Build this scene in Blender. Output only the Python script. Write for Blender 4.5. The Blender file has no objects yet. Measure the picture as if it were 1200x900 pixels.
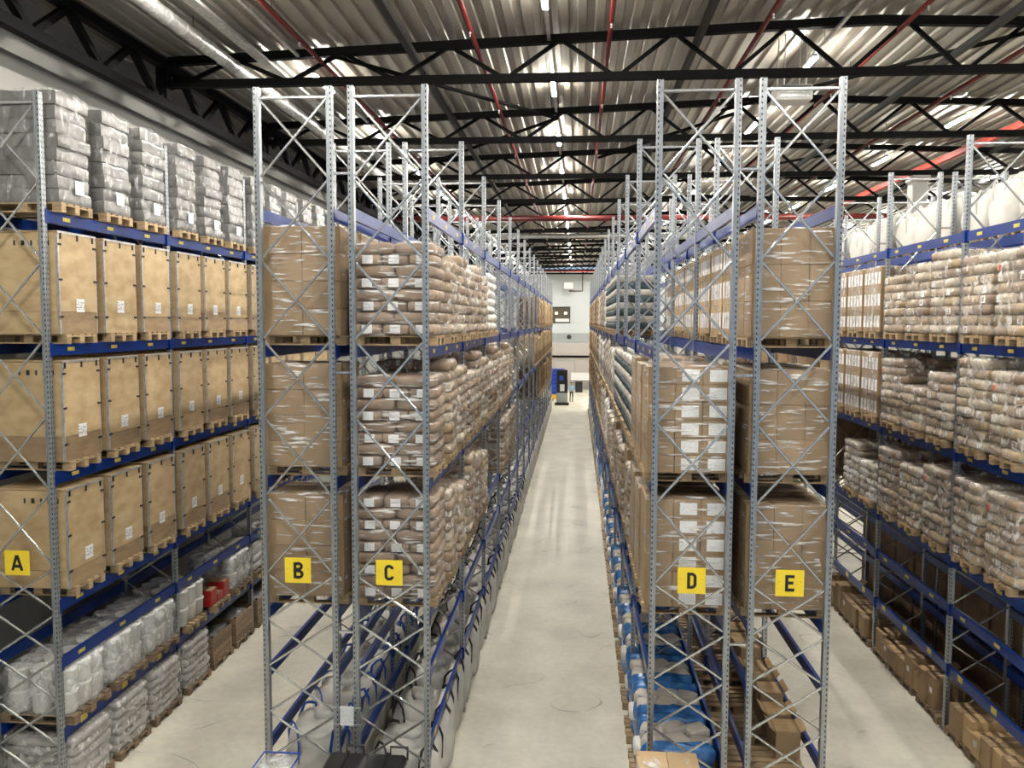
import bpy, bmesh, math, random
from mathutils import Vector, Matrix, noise

rng = random.Random(7)
SC = bpy.context.scene
COL = SC.collection

# ------------------------------------------------------------------ camera
FPX, YAW, PITCH, ROLL, CAMH = 986.9, 0.0767, 0.0741, -0.0032, 7.394
cam_d = bpy.data.cameras.new('camera')
cam_d.sensor_width = 36.0
cam_d.lens = 36.0 * FPX / 1200.0
cam_d.clip_end = 300
cam = bpy.data.objects.new('camera', cam_d)
COL.objects.link(cam)
R0 = Vector((math.cos(YAW), math.sin(YAW), 0))
H0 = Vector((-math.sin(YAW), math.cos(YAW), 0))
Fw = H0 * math.cos(PITCH) - Vector((0, 0, 1)) * math.sin(PITCH)
U0 = H0 * math.sin(PITCH) + Vector((0, 0, 1)) * math.cos(PITCH)
Rt = R0 * math.cos(ROLL) - U0 * math.sin(ROLL)
Up = R0 * math.sin(ROLL) + U0 * math.cos(ROLL)
cam.matrix_world = Matrix(((Rt.x, Up.x, -Fw.x, 0), (Rt.y, Up.y, -Fw.y, 0), (Rt.z, Up.z, -Fw.z, CAMH), (0, 0, 0, 1)))
SC.camera = cam

# ------------------------------------------------------------------ world, exposure
LAMP = 520.0
w = bpy.data.worlds.new('world')
SC.world = w
w.use_nodes = True
w.node_tree.nodes['Background'].inputs[0].default_value = (0.60, 0.79, 1.0, 1)
w.node_tree.nodes['Background'].inputs[1].default_value = 0.55
SC.view_settings.view_transform = 'Standard'
SC.view_settings.look = 'None'
SC.view_settings.gamma = 1.0
SC.view_settings.use_curve_mapping = False
SC.view_settings.exposure = 0.12
SC.cycles.transparent_max_bounces = 12
SC.cycles.max_bounces = 6
SC.cycles.diffuse_bounces = 4
SC.cycles.caustics_reflective = False
SC.cycles.caustics_refractive = False

# ------------------------------------------------------------------ materials
MATS = {}


def mat(name, col, rough=0.6, metal=0.0, var=0.0, rnd=0.0, nscale=4.0, stretch=(1, 1, 1), emit=None, bump=0.0, spec=0.5, col2=None, detail=4.0):
    """Principled material; var mixes a darker/second tone by noise, rnd varies value per object."""
    m = bpy.data.materials.new(name)
    m.use_nodes = True
    nt = m.node_tree
    b = nt.nodes['Principled BSDF']
    b.inputs['Roughness'].default_value = rough
    b.inputs['Metallic'].default_value = metal
    b.inputs['Specular IOR Level'].default_value = spec
    c4 = (*col, 1)
    b.inputs['Base Color'].default_value = c4
    out = None
    if var > 0 or bump > 0:
        tc = nt.nodes.new('ShaderNodeTexCoord')
        mp = nt.nodes.new('ShaderNodeMapping')
        mp.inputs['Scale'].default_value = stretch
        nt.links.new(tc.outputs['Object'], mp.inputs['Vector'])
        nz = nt.nodes.new('ShaderNodeTexNoise')
        nz.inputs['Scale'].default_value = nscale
        nz.inputs['Detail'].default_value = detail
        if rnd > 0:
            oi0 = nt.nodes.new('ShaderNodeObjectInfo')
            ad = nt.nodes.new('ShaderNodeVectorMath')
            ad.operation = 'ADD'
            ml0 = nt.nodes.new('ShaderNodeMath')
            ml0.operation = 'MULTIPLY'
            ml0.inputs[1].default_value = 50
            nt.links.new(oi0.outputs['Random'], ml0.inputs[0])
            nt.links.new(mp.outputs['Vector'], ad.inputs[0])
            nt.links.new(ml0.outputs[0], ad.inputs[1])
            nt.links.new(ad.outputs[0], nz.inputs['Vector'])
        else:
            nt.links.new(mp.outputs['Vector'], nz.inputs['Vector'])
        if bump > 0:
            bp = nt.nodes.new('ShaderNodeBump')
            bp.inputs['Strength'].default_value = bump
            bp.inputs['Distance'].default_value = 0.03
            nt.links.new(nz.outputs['Fac'], bp.inputs['Height'])
            nt.links.new(bp.outputs['Normal'], b.inputs['Normal'])
        if var > 0:
            mx = nt.nodes.new('ShaderNodeMix')
            mx.data_type = 'RGBA'
            rp = nt.nodes.new('ShaderNodeMapRange')
            rp.inputs[1].default_value = 0.35
            rp.inputs[2].default_value = 0.68
            nt.links.new(nz.outputs['Fac'], rp.inputs[0])
            nt.links.new(rp.outputs[0], mx.inputs['Factor'])
            mx.inputs[6].default_value = c4
            mx.inputs[7].default_value = (*(col2 if col2 else [x * (1 - var) for x in col]), 1)
            out = mx.outputs[2]
    if rnd > 0:
        oi = nt.nodes.new('ShaderNodeObjectInfo')
        mr = nt.nodes.new('ShaderNodeMapRange')
        mr.inputs[3].default_value = 1 - rnd
        mr.inputs[4].default_value = 1 + rnd
        nt.links.new(oi.outputs['Random'], mr.inputs[0])
        hs = nt.nodes.new('ShaderNodeHueSaturation')
        nt.links.new(mr.outputs[0], hs.inputs['Value'])
        if out:
            nt.links.new(out, hs.inputs['Color'])
        else:
            hs.inputs['Color'].default_value = c4
        out = hs.outputs['Color']
    if out:
        nt.links.new(out, b.inputs['Base Color'])
    if emit:
        b.inputs['Emission Color'].default_value = (*emit[0], 1)
        b.inputs['Emission Strength'].default_value = emit[1]
    MATS[name] = m
    return m


def film_mat(name, tint=(1, 1, 1), base=0.05, amp=0.5, stretch=(2, 2, 22), lo=0.52, hi=0.72, rough=0.2, scale=1.0):
    m = bpy.data.materials.new(name)
    m.use_nodes = True
    nt = m.node_tree
    nt.nodes.remove(nt.nodes['Principled BSDF'])
    o = nt.nodes['Material Output']
    tr = nt.nodes.new('ShaderNodeBsdfTransparent')
    pr = nt.nodes.new('ShaderNodeBsdfPrincipled')
    pr.inputs['Base Color'].default_value = (*tint, 1)
    pr.inputs['Roughness'].default_value = rough
    pr.inputs['Specular IOR Level'].default_value = 0.8
    mx = nt.nodes.new('ShaderNodeMixShader')
    tc = nt.nodes.new('ShaderNodeTexCoord')
    mp = nt.nodes.new('ShaderNodeMapping')
    mp.inputs['Scale'].default_value = stretch
    mp.inputs['Rotation'].default_value = (0.12, 0.1, 0.0)
    oi = nt.nodes.new('ShaderNodeObjectInfo')
    ad = nt.nodes.new('ShaderNodeVectorMath')
    ad.operation = 'ADD'
    ml = nt.nodes.new('ShaderNodeMath')
    ml.operation = 'MULTIPLY'
    ml.inputs[1].default_value = 40
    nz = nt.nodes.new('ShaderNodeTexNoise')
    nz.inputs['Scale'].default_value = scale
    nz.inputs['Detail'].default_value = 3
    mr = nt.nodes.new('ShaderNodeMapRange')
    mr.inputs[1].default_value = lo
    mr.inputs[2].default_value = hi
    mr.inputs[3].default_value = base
    mr.inputs[4].default_value = base + amp  # noise makes paler streaks that imitate highlights on the film
    bp = nt.nodes.new('ShaderNodeBump')
    bp.inputs['Strength'].default_value = 0.7
    bp.inputs['Distance'].default_value = 0.05
    L = nt.links.new
    L(tc.outputs['Object'], mp.inputs['Vector'])
    L(oi.outputs['Random'], ml.inputs[0])
    L(mp.outputs['Vector'], ad.inputs[0])
    L(ml.outputs[0], ad.inputs[1])
    L(ad.outputs[0], nz.inputs['Vector'])
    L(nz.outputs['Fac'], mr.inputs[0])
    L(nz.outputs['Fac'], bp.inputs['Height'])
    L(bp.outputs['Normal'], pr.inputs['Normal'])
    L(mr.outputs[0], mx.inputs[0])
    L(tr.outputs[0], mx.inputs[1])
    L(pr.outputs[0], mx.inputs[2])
    L(mx.outputs[0], o.inputs['Surface'])
    MATS[name] = m
    return m


def math_node(nt, op, a, b=None):
    n = nt.nodes.new('ShaderNodeMath')
    n.operation = op
    for i, v in enumerate((a, b)):
        if v is None:
            continue
        if isinstance(v, (int, float)):
            n.inputs[i].default_value = v
        else:
            nt.links.new(v, n.inputs[i])
    return n.outputs[0]


def steel_mat():
    """Galvanised steel with punched slots along the upright (a regular row of dark holes)."""
    m = mat('galvanised_upright', (0.40, 0.425, 0.45), 0.34, 0.75, var=0.25, nscale=30, stretch=(1, 1, .25))
    nt = m.node_tree
    b = nt.nodes['Principled BSDF']
    src = b.inputs['Base Color'].links[0].from_socket
    tc = nt.nodes.new('ShaderNodeTexCoord')
    sp = nt.nodes.new('ShaderNodeSeparateXYZ')
    nt.links.new(tc.outputs['Object'], sp.inputs[0])
    X, Y, Z = sp.outputs
    f = math_node(nt, 'FRACT', math_node(nt, 'MULTIPLY', Z, 1 / 0.075))
    mz = math_node(nt, 'MULTIPLY', math_node(nt, 'GREATER_THAN', f, 0.32), math_node(nt, 'LESS_THAN', f, 0.72))
    ax = math_node(nt, 'ABSOLUTE', X)
    ay = math_node(nt, 'ABSOLUTE', Y)
    fr = math_node(nt, 'MULTIPLY', math_node(nt, 'GREATER_THAN', ay, 0.044),
                   math_node(nt, 'LESS_THAN', math_node(nt, 'ABSOLUTE', math_node(nt, 'SUBTRACT', X, 0.018)), 0.009))
    sd = math_node(nt, 'MULTIPLY', math_node(nt, 'GREATER_THAN', X, 0.036),
                   math_node(nt, 'LESS_THAN', math_node(nt, 'ABSOLUTE', math_node(nt, 'SUBTRACT', ay, 0.026)), 0.008))
    hole = math_node(nt, 'MULTIPLY', mz, math_node(nt, 'MAXIMUM', fr, sd))
    mx = nt.nodes.new('ShaderNodeMix')
    mx.data_type = 'RGBA'
    nt.links.new(hole, mx.inputs['Factor'])
    nt.links.new(src, mx.inputs[6])
    mx.inputs[7].default_value = (0.02, 0.02, 0.022, 1)
    nt.links.new(mx.outputs[2], b.inputs['Base Color'])
    nt.links.new(math_node(nt, 'MULTIPLY', math_node(nt, 'SUBTRACT', 1.0, hole), 0.75), b.inputs['Metallic'])


def print_mat(name, paper, ink, rows=9.0, blank=0.42, sx=14.0):
    """Flat print on paper: rows of broken grey lines. UVless: uses generated coordinates."""
    m = mat(name, paper, 0.55)
    nt = m.node_tree
    b = nt.nodes['Principled BSDF']
    tc = nt.nodes.new('ShaderNodeTexCoord')
    sp = nt.nodes.new('ShaderNodeSeparateXYZ')
    nt.links.new(tc.outputs['Generated'], sp.inputs[0])
    z = math_node(nt, 'MULTIPLY', sp.outputs[2], rows)
    f = math_node(nt, 'FRACT', z)
    line = math_node(nt, 'GREATER_THAN', f, 0.5)
    cb = nt.nodes.new('ShaderNodeCombineXYZ')
    nt.links.new(math_node(nt, 'MULTIPLY', math_node(nt, 'ADD', sp.outputs[0], sp.outputs[1]), sx), cb.inputs[0])
    nt.links.new(math_node(nt, 'FLOOR', z), cb.inputs[1])
    nz = nt.nodes.new('ShaderNodeTexNoise')
    nz.inputs['Scale'].default_value = 0.9
    nt.links.new(cb.outputs[0], nz.inputs['Vector'])
    brk = math_node(nt, 'GREATER_THAN', nz.outputs['Fac'], blank + 0.1)
    edge = math_node(nt, 'MULTIPLY', math_node(nt, 'GREATER_THAN', sp.outputs[2], 0.12), math_node(nt, 'LESS_THAN', sp.outputs[2], 0.88))
    k = math_node(nt, 'MULTIPLY', math_node(nt, 'MULTIPLY', line, brk), edge)
    mx = nt.nodes.new('ShaderNodeMix')
    mx.data_type = 'RGBA'
    nt.links.new(k, mx.inputs['Factor'])
    mx.inputs[6].default_value = (*paper, 1)
    mx.inputs[7].default_value = (*ink, 1)
    nt.links.new(mx.outputs[2], b.inputs['Base Color'])
    return m


steel_mat()
mat('galvanised_brace', (0.62, 0.64, 0.65), 0.25, 0.85, var=0.2, nscale=25)
mat('blue_paint', (0.002, 0.028, 0.20), 0.30, 0.0, var=0.25, nscale=3, rnd=0.06, spec=.22)
mat('black_steel', (0.006, 0.006, 0.006), 0.75, spec=.08)
mat('dark_steel', (0.035, 0.035, 0.035), 0.6, spec=.2)
mat('red_pipe', (0.15, 0.014, 0.012), 0.42, var=0.3, nscale=5)
mat('bright_red', (0.62, 0.05, 0.03), 0.45)
mat('roof_metal', (0.34, 0.32, 0.27), 0.42, 0.35, var=0.15, nscale=1.2, stretch=(1, .12, 1))
mat('wall_grey', (0.34, 0.34, 0.315), 0.75, var=0.08, nscale=.6)
mat('wall_white', (0.57, 0.61, 0.63), 0.7, var=0.05, nscale=.4)
mat('panel_grey', (0.36, 0.39, 0.40), 0.7, var=0.06, nscale=.5)
mat('door_white', (0.50, 0.46, 0.43), 0.6)
mat('zinc', (0.66, 0.66, 0.64), 0.36, 0.6, var=0.35, nscale=14, bump=0.25)
mat('lamp_house', (0.75, 0.75, 0.73), 0.4)
mat('lamp_glow', (0.9, 0.9, 0.9), 0.5, emit=((1.0, 0.95, 0.86), LAMP))
mat('warm_glow', (.9, .8, .6), .5, emit=((1.0, .82, .5), 3.0))
mat('pallet_wood', (0.46, 0.33, 0.19), 0.78, var=0.4, rnd=0.22, nscale=6, stretch=(1, 6, 6))
mat('old_wood', (0.30, 0.21, 0.13), 0.8, var=0.4, rnd=0.25, nscale=6, stretch=(1, 6, 6))
mat('plywood', (0.53, 0.40, 0.23), 0.6, var=0.3, rnd=0.10, nscale=3.2, stretch=(1, 1, 2.0), col2=(0.41, 0.285, 0.145), detail=9)
mat('plywood_dark', (0.36, 0.25, 0.14), 0.65, var=0.3, rnd=0.12, nscale=3, stretch=(1, 1, 4))
mat('kraft', (0.33, 0.225, 0.125), 0.68, var=0.1, rnd=0.07, nscale=3)
mat('kraft_pale', (0.50, 0.35, 0.18), 0.66, var=0.1, rnd=0.12, nscale=3)
mat('kraft_dark', (0.22, 0.14, 0.08), 0.7, var=0.15, rnd=0.15, nscale=3)
mat('tape', (0.42, 0.29, 0.17), 0.3)
mat('sack_brown', (0.33, 0.235, 0.165), 0.6, var=0.25, rnd=0.14, nscale=5)
mat('sack_tan', (0.44, 0.345, 0.225), 0.6, var=0.3, rnd=0.16, nscale=5, col2=(0.34, 0.24, 0.14))
mat('sack_cream', (0.55, 0.50, 0.41), 0.5, var=0.25, rnd=0.10, nscale=5, col2=(0.42, 0.34, 0.25))
mat('sack_white', (0.78, 0.76, 0.71), 0.5, var=0.15, rnd=0.08, nscale=5)
mat('sack_shade', (0.56, 0.53, 0.48), 0.5, var=0.2, rnd=0.1, nscale=5)  # white sack with shade put into its colour, darker than sack_white
mat('sack_grey', (0.42, 0.40, 0.38), 0.42, var=0.3, rnd=0.1, nscale=6, stretch=(1, 1, 3))
mat('sack_teal', (0.055, 0.09, 0.105), 0.45, var=0.3, rnd=0.2, nscale=5)
mat('grey_film', (0.19, 0.187, 0.18), 0.2, var=0.35, nscale=6, stretch=(1, 1, .5), rnd=.07, bump=0.9, spec=0.8)
mat('white_plastic', (0.82, 0.82, 0.79), 0.35, var=0.08, rnd=.05)
mat('bulk_white', (0.66, 0.65, 0.61), 0.62, var=0.12, rnd=0.06, nscale=4, bump=0.4)
mat('bulk_grey', (0.52, 0.51, 0.49), 0.65, var=0.2, rnd=0.1, nscale=4, bump=0.4)
mat('blue_film', (0.015, 0.10, 0.36), 0.22, var=0.4, rnd=.1, nscale=5, bump=0.5, spec=.7, col2=(0.06, 0.24, 0.55))
mat('strap_black', (0.02, 0.02, 0.022), 0.5)
mat('strap_blue', (0.03, 0.10, 0.45), 0.5)
mat('black_plastic', (0.022, 0.022, 0.023), 0.42, var=.3, nscale=9)
mat('red_plastic', (0.42, 0.02, 0.02), 0.35)
mat('orange_mark', (0.75, 0.13, 0.04), 0.5)
mat('yellow_sign', (0.90, 0.68, 0.035), 0.5)
mat('yellow_paint', (0.75, 0.45, 0.03), 0.45)
mat('black_ink', (0.012, 0.012, 0.012), 0.55)
mat('blue_plastic', (0.02, 0.07, 0.50), 0.4)
mat('shirt_blue', (0.30, 0.52, 0.78), 0.8)
mat('trousers', (0.025, 0.028, 0.04), 0.85)
mat('skin', (0.50, 0.31, 0.22), 0.6)
mat('hair', (0.03, 0.02, 0.015), 0.7)
mat('rubber', (0.02, 0.02, 0.02), 0.8)
mat('concrete_column', (0.42, 0.42, 0.39), 0.8, var=.15, nscale=2)
mat('glass_pane', (0.10, 0.09, 0.07), 0.08)
print_mat('paper_print', (0.82, 0.83, 0.84), (0.58, 0.59, 0.61), rows=13)
print_mat('crate_print', (0.80, 0.81, 0.82), (0.20, 0.20, 0.22), rows=8, sx=10)
print_mat('yellow_print', (0.72, 0.58, 0.10), (0.10, 0.09, 0.04), rows=2.2, sx=8)
mat('paper_plain', (0.80, 0.80, 0.80), 0.5)
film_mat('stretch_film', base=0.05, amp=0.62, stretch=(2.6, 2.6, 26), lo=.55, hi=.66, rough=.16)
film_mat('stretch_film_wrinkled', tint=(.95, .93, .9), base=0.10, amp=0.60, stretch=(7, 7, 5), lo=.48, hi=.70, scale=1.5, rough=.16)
film_mat('stretch_film_sheen', tint=(.9, .9, .9), base=0.04, amp=0.5, stretch=(10, 10, 4), lo=.54, hi=.74, scale=1.0, rough=.14)  # skin added over the grey bales, its pale patches painted as highlights
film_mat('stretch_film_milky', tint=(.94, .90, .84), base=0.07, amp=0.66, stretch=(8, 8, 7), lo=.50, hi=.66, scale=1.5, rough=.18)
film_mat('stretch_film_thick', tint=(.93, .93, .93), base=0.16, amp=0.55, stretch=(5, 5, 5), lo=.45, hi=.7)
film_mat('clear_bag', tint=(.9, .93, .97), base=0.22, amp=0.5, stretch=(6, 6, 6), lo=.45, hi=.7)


def floor_mat():
    m = mat('concrete_floor', (0.74, 0.715, 0.61), 0.45, var=0.2, nscale=.8, detail=10, col2=(0.60, 0.575, 0.49), spec=.4)
    nt = m.node_tree
    b = nt.nodes['Principled BSDF']
    src = b.inputs['Base Color'].links[0].from_socket
    tc = nt.nodes.new('ShaderNodeTexCoord')
    n2 = nt.nodes.new('ShaderNodeTexNoise')
    n2.inputs['Scale'].default_value = 7
    n2.inputs['Detail'].default_value = 8
    nt.links.new(tc.outputs['Object'], n2.inputs['Vector'])
    wv = nt.nodes.new('ShaderNodeTexWave')
    wv.inputs['Scale'].default_value = .16
    wv.inputs['Distortion'].default_value = 9
    wv.inputs['Detail'].default_value = 4
    nt.links.new(tc.outputs['Object'], wv.inputs['Vector'])
    mr = nt.nodes.new('ShaderNodeMapRange')
    mr.inputs[1].default_value = .3
    mr.inputs[2].default_value = .75
    mr.inputs[3].default_value = .90
    mr.inputs[4].default_value = 1.08
    nt.links.new(math_node(nt, 'ADD', math_node(nt, 'MULTIPLY', n2.outputs['Fac'], .75), math_node(nt, 'MULTIPLY', wv.outputs['Fac'], .25)), mr.inputs[0])
    hs = nt.nodes.new('ShaderNodeHueSaturation')
    nt.links.new(src, hs.inputs['Color'])
    nt.links.new(mr.outputs[0], hs.inputs['Value'])
    n3 = nt.nodes.new('ShaderNodeTexNoise')
    n3.inputs['Scale'].default_value = .45
    n3.inputs['Detail'].default_value = 1
    nt.links.new(tc.outputs['Object'], n3.inputs['Vector'])
    n4 = nt.nodes.new('ShaderNodeTexNoise')
    n4.inputs['Scale'].default_value = .8
    n4.inputs['Detail'].default_value = 5
    nt.links.new(tc.outputs['Object'], n4.inputs['Vector'])
    thin = math_node(nt, 'LESS_THAN', math_node(nt, 'ABSOLUTE', math_node(nt, 'SUBTRACT', n3.outputs['Fac'], .5)), .0035)
    msk = nt.nodes.new('ShaderNodeMapRange')
    msk.inputs[1].default_value = .5
    msk.inputs[2].default_value = .66
    nt.links.new(n4.outputs['Fac'], msk.inputs[0])
    mx = nt.nodes.new('ShaderNodeMix')
    mx.data_type = 'RGBA'
    nt.links.new(math_node(nt, 'MULTIPLY', math_node(nt, 'MULTIPLY', thin, msk.outputs[0]), .6), mx.inputs['Factor'])
    nt.links.new(hs.outputs[0], mx.inputs[6])
    mx.inputs[7].default_value = (.12, .115, .10, 1)
    nt.links.new(mx.outputs[2], b.inputs['Base Color'])


floor_mat()


# ------------------------------------------------------------------ mesh helpers
def finish(name, bm, m, smooth=False):
    bmesh.ops.recalc_face_normals(bm, faces=bm.faces)
    me = bpy.data.meshes.new(name)
    bm.to_mesh(me)
    bm.free()
    for mm in (m if isinstance(m, (list, tuple)) else [m]):
        me.materials.append(MATS[mm])
    if smooth:
        for p in me.polygons:
            p.use_smooth = True
    return me


def bm_box(bm, c, s, rot=None, mi=0):
    vs = []
    for dx in (-.5, .5):
        for dy in (-.5, .5):
            for dz in (-.5, .5):
                v = Vector((dx * s[0], dy * s[1], dz * s[2]))
                if rot:
                    v = rot @ v
                vs.append(bm.verts.new(v + Vector(c)))
    for f in ((0, 1, 3, 2), (4, 6, 7, 5), (0, 4, 5, 1), (2, 3, 7, 6), (0, 2, 6, 4), (1, 5, 7, 3)):
        fa = bm.faces.new([vs[i] for i in f])
        fa.material_index = mi


BOXC = {}


def box(s, m, bev=0.0):
    """A shared, slightly bevelled box mesh, centred in x/y, standing on z=0."""
    k = (tuple(round(x, 4) for x in s), m, bev)
    if k not in BOXC:
        bm = bmesh.new()
        bm_box(bm, (0, 0, s[2] / 2), s)
        if bev:
            bmesh.ops.bevel(bm, geom=list(bm.edges), offset=bev, segments=1, affect='EDGES')
        BOXC[k] = finish('box', bm, m)
    return BOXC[k]


def bm_tube(bm, a, b, r, n=8, square=False):
    a, b = Vector(a), Vector(b)
    d = (b - a).normalized()
    s = d.cross(Vector((0, 0, 1)))
    if s.length < 1e-4:
        s = Vector((1, 0, 0))
    s.normalize()
    t = s.cross(d)
    if square:
        n = 4
    rings = []
    for p in (a, b):
        rings.append([bm.verts.new(p + (s * math.cos(x) + t * math.sin(x)) * (r[0] if isinstance(r, tuple) else r)) for x in [2 * math.pi * (i + .5) / n for i in range(n)]])
    for i in range(n):
        bm.faces.new((rings[0][i], rings[0][(i + 1) % n], rings[1][(i + 1) % n], rings[1][i]))
    bm.faces.new(rings[0])
    bm.faces.new(rings[1])


def tube(a, b, r, m, n=8, square=False):
    bm = bmesh.new()
    bm_tube(bm, a, b, r, n, square)
    return finish('tube', bm, m, smooth=(n > 6 and not square))


def path_tube(pts, r, m, n=6, flat=None):
    """Swept tube (or flat strap, flat=(w,t)) along points."""
    bm = bmesh.new()
    pts = [Vector(p) for p in pts]
    prev = None
    for i, p in enumerate(pts):
        d = (pts[min(i + 1, len(pts) - 1)] - pts[max(i - 1, 0)]).normalized()
        s = d.cross(Vector((0, 0, 1)))
        if s.length < 1e-3:
            s = Vector((1, 0, 0))
        s.normalize()
        t = s.cross(d)
        if flat:
            ring = [bm.verts.new(p + s * x * flat[0] / 2 + t * y * flat[1] / 2) for x, y in ((-1, -1), (1, -1), (1, 1), (-1, 1))]
        else:
            ring = [bm.verts.new(p + s * math.cos(x) * r + t * math.sin(x) * r) for x in [2 * math.pi * k / n for k in range(n)]]
        if prev:
            for k in range(len(ring)):
                bm.faces.new((prev[k], prev[(k + 1) % len(ring)], ring[(k + 1) % len(ring)], ring[k]))
        else:
            bm.faces.new(ring)
        prev = ring
    bm.faces.new(prev)
    return finish('sweep', bm, m, smooth=not flat)


def lathe(prof, m, n=14, smooth=True):
    bm = bmesh.new()
    prev = None
    for r, z in prof:
        ring = [bm.verts.new((r * math.cos(2 * math.pi * k / n), r * math.sin(2 * math.pi * k / n), z)) for k in range(n)]
        if prev:
            for k in range(n):
                bm.faces.new((prev[k], prev[(k + 1) % n], ring[(k + 1) % n], ring[k]))
        else:
            bm.faces.new(ring)
        prev = ring
    bm.faces.new(prev)
    return finish('lathe', bm, m, smooth)


def lump(wx, wy, h, layers, bulge, seed, m, ns=5, rough=0.02, topdip=0.0, corner=0.06, per=5, taper=0.0, prof=.6, sharp=None):
    """A soft block on z=0: bulging layers, rounded corners and uneven sides."""
    bm = bmesh.new()
    per_ring = []
    nz = layers * per
    base = []
    for sx, sy, ex, ey in ((-1, -1, 1, -1), (1, -1, 1, 1), (1, 1, -1, 1), (-1, 1, -1, -1)):
        for i in range(ns):
            t = i / ns
            base.append((sx + (ex - sx) * t, sy + (ey - sy) * t))
    for j in range(nz + 1):
        f = (j % per) / per
        z = h * j / nz
        b = bulge * (abs(math.sin(math.pi * f)) ** prof - 1)
        if j == nz:
            b = -bulge * 1.4
        ring = []
        for (x, y) in base:
            q = max(abs(x), abs(y))
            cr = min(abs(x), abs(y))
            sh = 1 - corner * cr ** 6
            nv = noise.noise(Vector((x * 1.7 + seed * 3.1, y * 1.7, z * 3.0 + seed)))
            lay = noise.noise(Vector((seed * 7.7, (j // per) * 5.3, x + y))) * rough
            tp = 1 - taper * z / h
            px = x * sh * tp * wx / 2 + (x / q) * (b + nv * rough) + lay
            py = y * sh * tp * wy / 2 + (y / q) * (b + nv * rough) + lay * .5
            ring.append(bm.verts.new((px, py, z + (nv * rough * .5 if 0 < j < nz else (nv * rough if j else 0)))))
        per_ring.append(ring)
    n = len(base)
    for a, b_ in zip(per_ring, per_ring[1:]):
        for k in range(n):
            bm.faces.new((a[k], a[(k + 1) % n], b_[(k + 1) % n], b_[k]))
    top = per_ring[-1]
    prev = top
    for s in (.62, .25):
        ring = []
        for k, (x, y) in enumerate(base):
            nv = noise.noise(Vector((x * 3 * s + seed, y * 3 * s, seed * 2.3)))
            ring.append(bm.verts.new((top[k].co.x * s, top[k].co.y * s, h + topdip * (1 - s) + nv * rough * 1.3)))
        for k in range(n):
            bm.faces.new((prev[k], prev[(k + 1) % n], ring[(k + 1) % n], ring[k]))
        prev = ring
    bm.faces.new(prev)
    bm.faces.new(list(reversed(per_ring[0])))
    me = finish('lump', bm, m, True)
    if sharp:
        me.set_sharp_from_angle(angle=math.radians(sharp))
    return me


def pillow(L, W, H, seed, m, nu=14, nv=7):
    """A filled sack: a flattened superellipsoid lying along x, standing on z=0."""
    bm = bmesh.new()

    def sp(v, e):
        return math.copysign(abs(v) ** e, v)
    rings = []
    for j in range(1, nv):
        ph = -math.pi / 2 + math.pi * j / nv
        ring = []
        for i in range(nu):
            th = 2 * math.pi * i / nu
            x = sp(math.cos(th), .32) * sp(math.cos(ph), .34)
            y = sp(math.sin(th), .32) * sp(math.cos(ph), .34)
            z = sp(math.sin(ph), .42)
            k = 1 + .06 * noise.noise(Vector((x * 2 + seed, y * 2, z * 2)))
            zz = z * (1 - .14 * abs(x) ** 6 - .08 * abs(y) ** 6)
            ring.append(bm.verts.new((x * L / 2 * k, y * W / 2 * k, H / 2 + zz * H / 2 * k)))
        rings.append(ring)
    for a, b in zip(rings, rings[1:]):
        for k in range(nu):
            bm.faces.new((a[k], a[(k + 1) % nu], b[(k + 1) % nu], b[k]))
    bm.faces.new(rings[0])
    bm.faces.new(rings[-1])
    return finish('pillow', bm, m, True)


# ------------------------------------------------------------------ object helpers
def ob(name, me, parent=None, loc=(0, 0, 0), rz=0.0, scale=None, kind=None):
    o = bpy.data.objects.new(name, me)
    COL.objects.link(o)
    o.location = loc
    if rz:
        o.rotation_euler = (0, 0, rz)
    if scale:
        o.scale = scale
    if parent:
        o.parent = parent
    if kind:
        o['kind'] = kind
    return o


def tag(o, label, cat, group=None):
    o['label'] = label
    o['category'] = cat
    if group:
        o['group'] = group
    return o


def thing(name, label, cat, loc=(0, 0, 0), rz=0.0, group=None):
    return tag(ob(name, None, None, loc, rz), label, cat, group)


KIDS = {}


def kids(o):
    return [c for c in o.children]


def dup(src, loc=None, parent=None, deep=True):
    c = src.copy()
    COL.objects.link(c)
    if loc is not None:
        c.location = loc
    if parent is not None:
        c.parent = parent
    if deep:
        for ch in src.children:
            dup(ch, parent=c)
    return c


def nth(n):
    words = ['first', 'second', 'third', 'fourth', 'fifth', 'sixth', 'seventh', 'eighth', 'ninth', 'tenth', 'eleventh', 'twelfth']
    if n < 12:
        return words[n]
    v = n + 1
    return '%d%s' % (v, 'th' if 10 < v % 100 < 14 else {1: 'st', 2: 'nd', 3: 'rd'}.get(v % 10, 'th'))


# ------------------------------------------------------------------ layout constants (metres)
Y0, BAY = 11.74, 3.70
LV = [1.22, 2.32, 3.20, 5.13, 7.04, 8.98]      # beam tops
LVN = {0: 'floor', 1.22: 'lowest shelf', 2.32: 'second shelf', 3.20: 'third shelf', 5.13: 'fourth shelf', 7.04: 'fifth shelf', 8.98: 'top shelf'}
FW = 1.04                                        # upright centre to centre across the rack
ZTOP = 10.64
RACK_X = {'A': -8.23, 'B': -3.98, 'C': -2.64, 'D': 1.61, 'E': 2.973, 'F': 7.285, 'G': 8.63}
RACK_N = {'A': 'rack A', 'B': 'rack B', 'C': 'rack C', 'D': 'rack D', 'E': 'rack E', 'F': 'the unsigned rack', 'G': 'the rightmost rack'}


def slot_y(k, j):
    return Y0 + k * BAY + .05 + .6 + 1.2 * j


# ------------------------------------------------------------------ the hall
XL, XR, YN, YF = -9.75, 27.0, -12.0, 92.0
APEX = 6.0


def roof_z(x):
    return 13.60 - 0.036 * abs(x - APEX)


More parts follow.
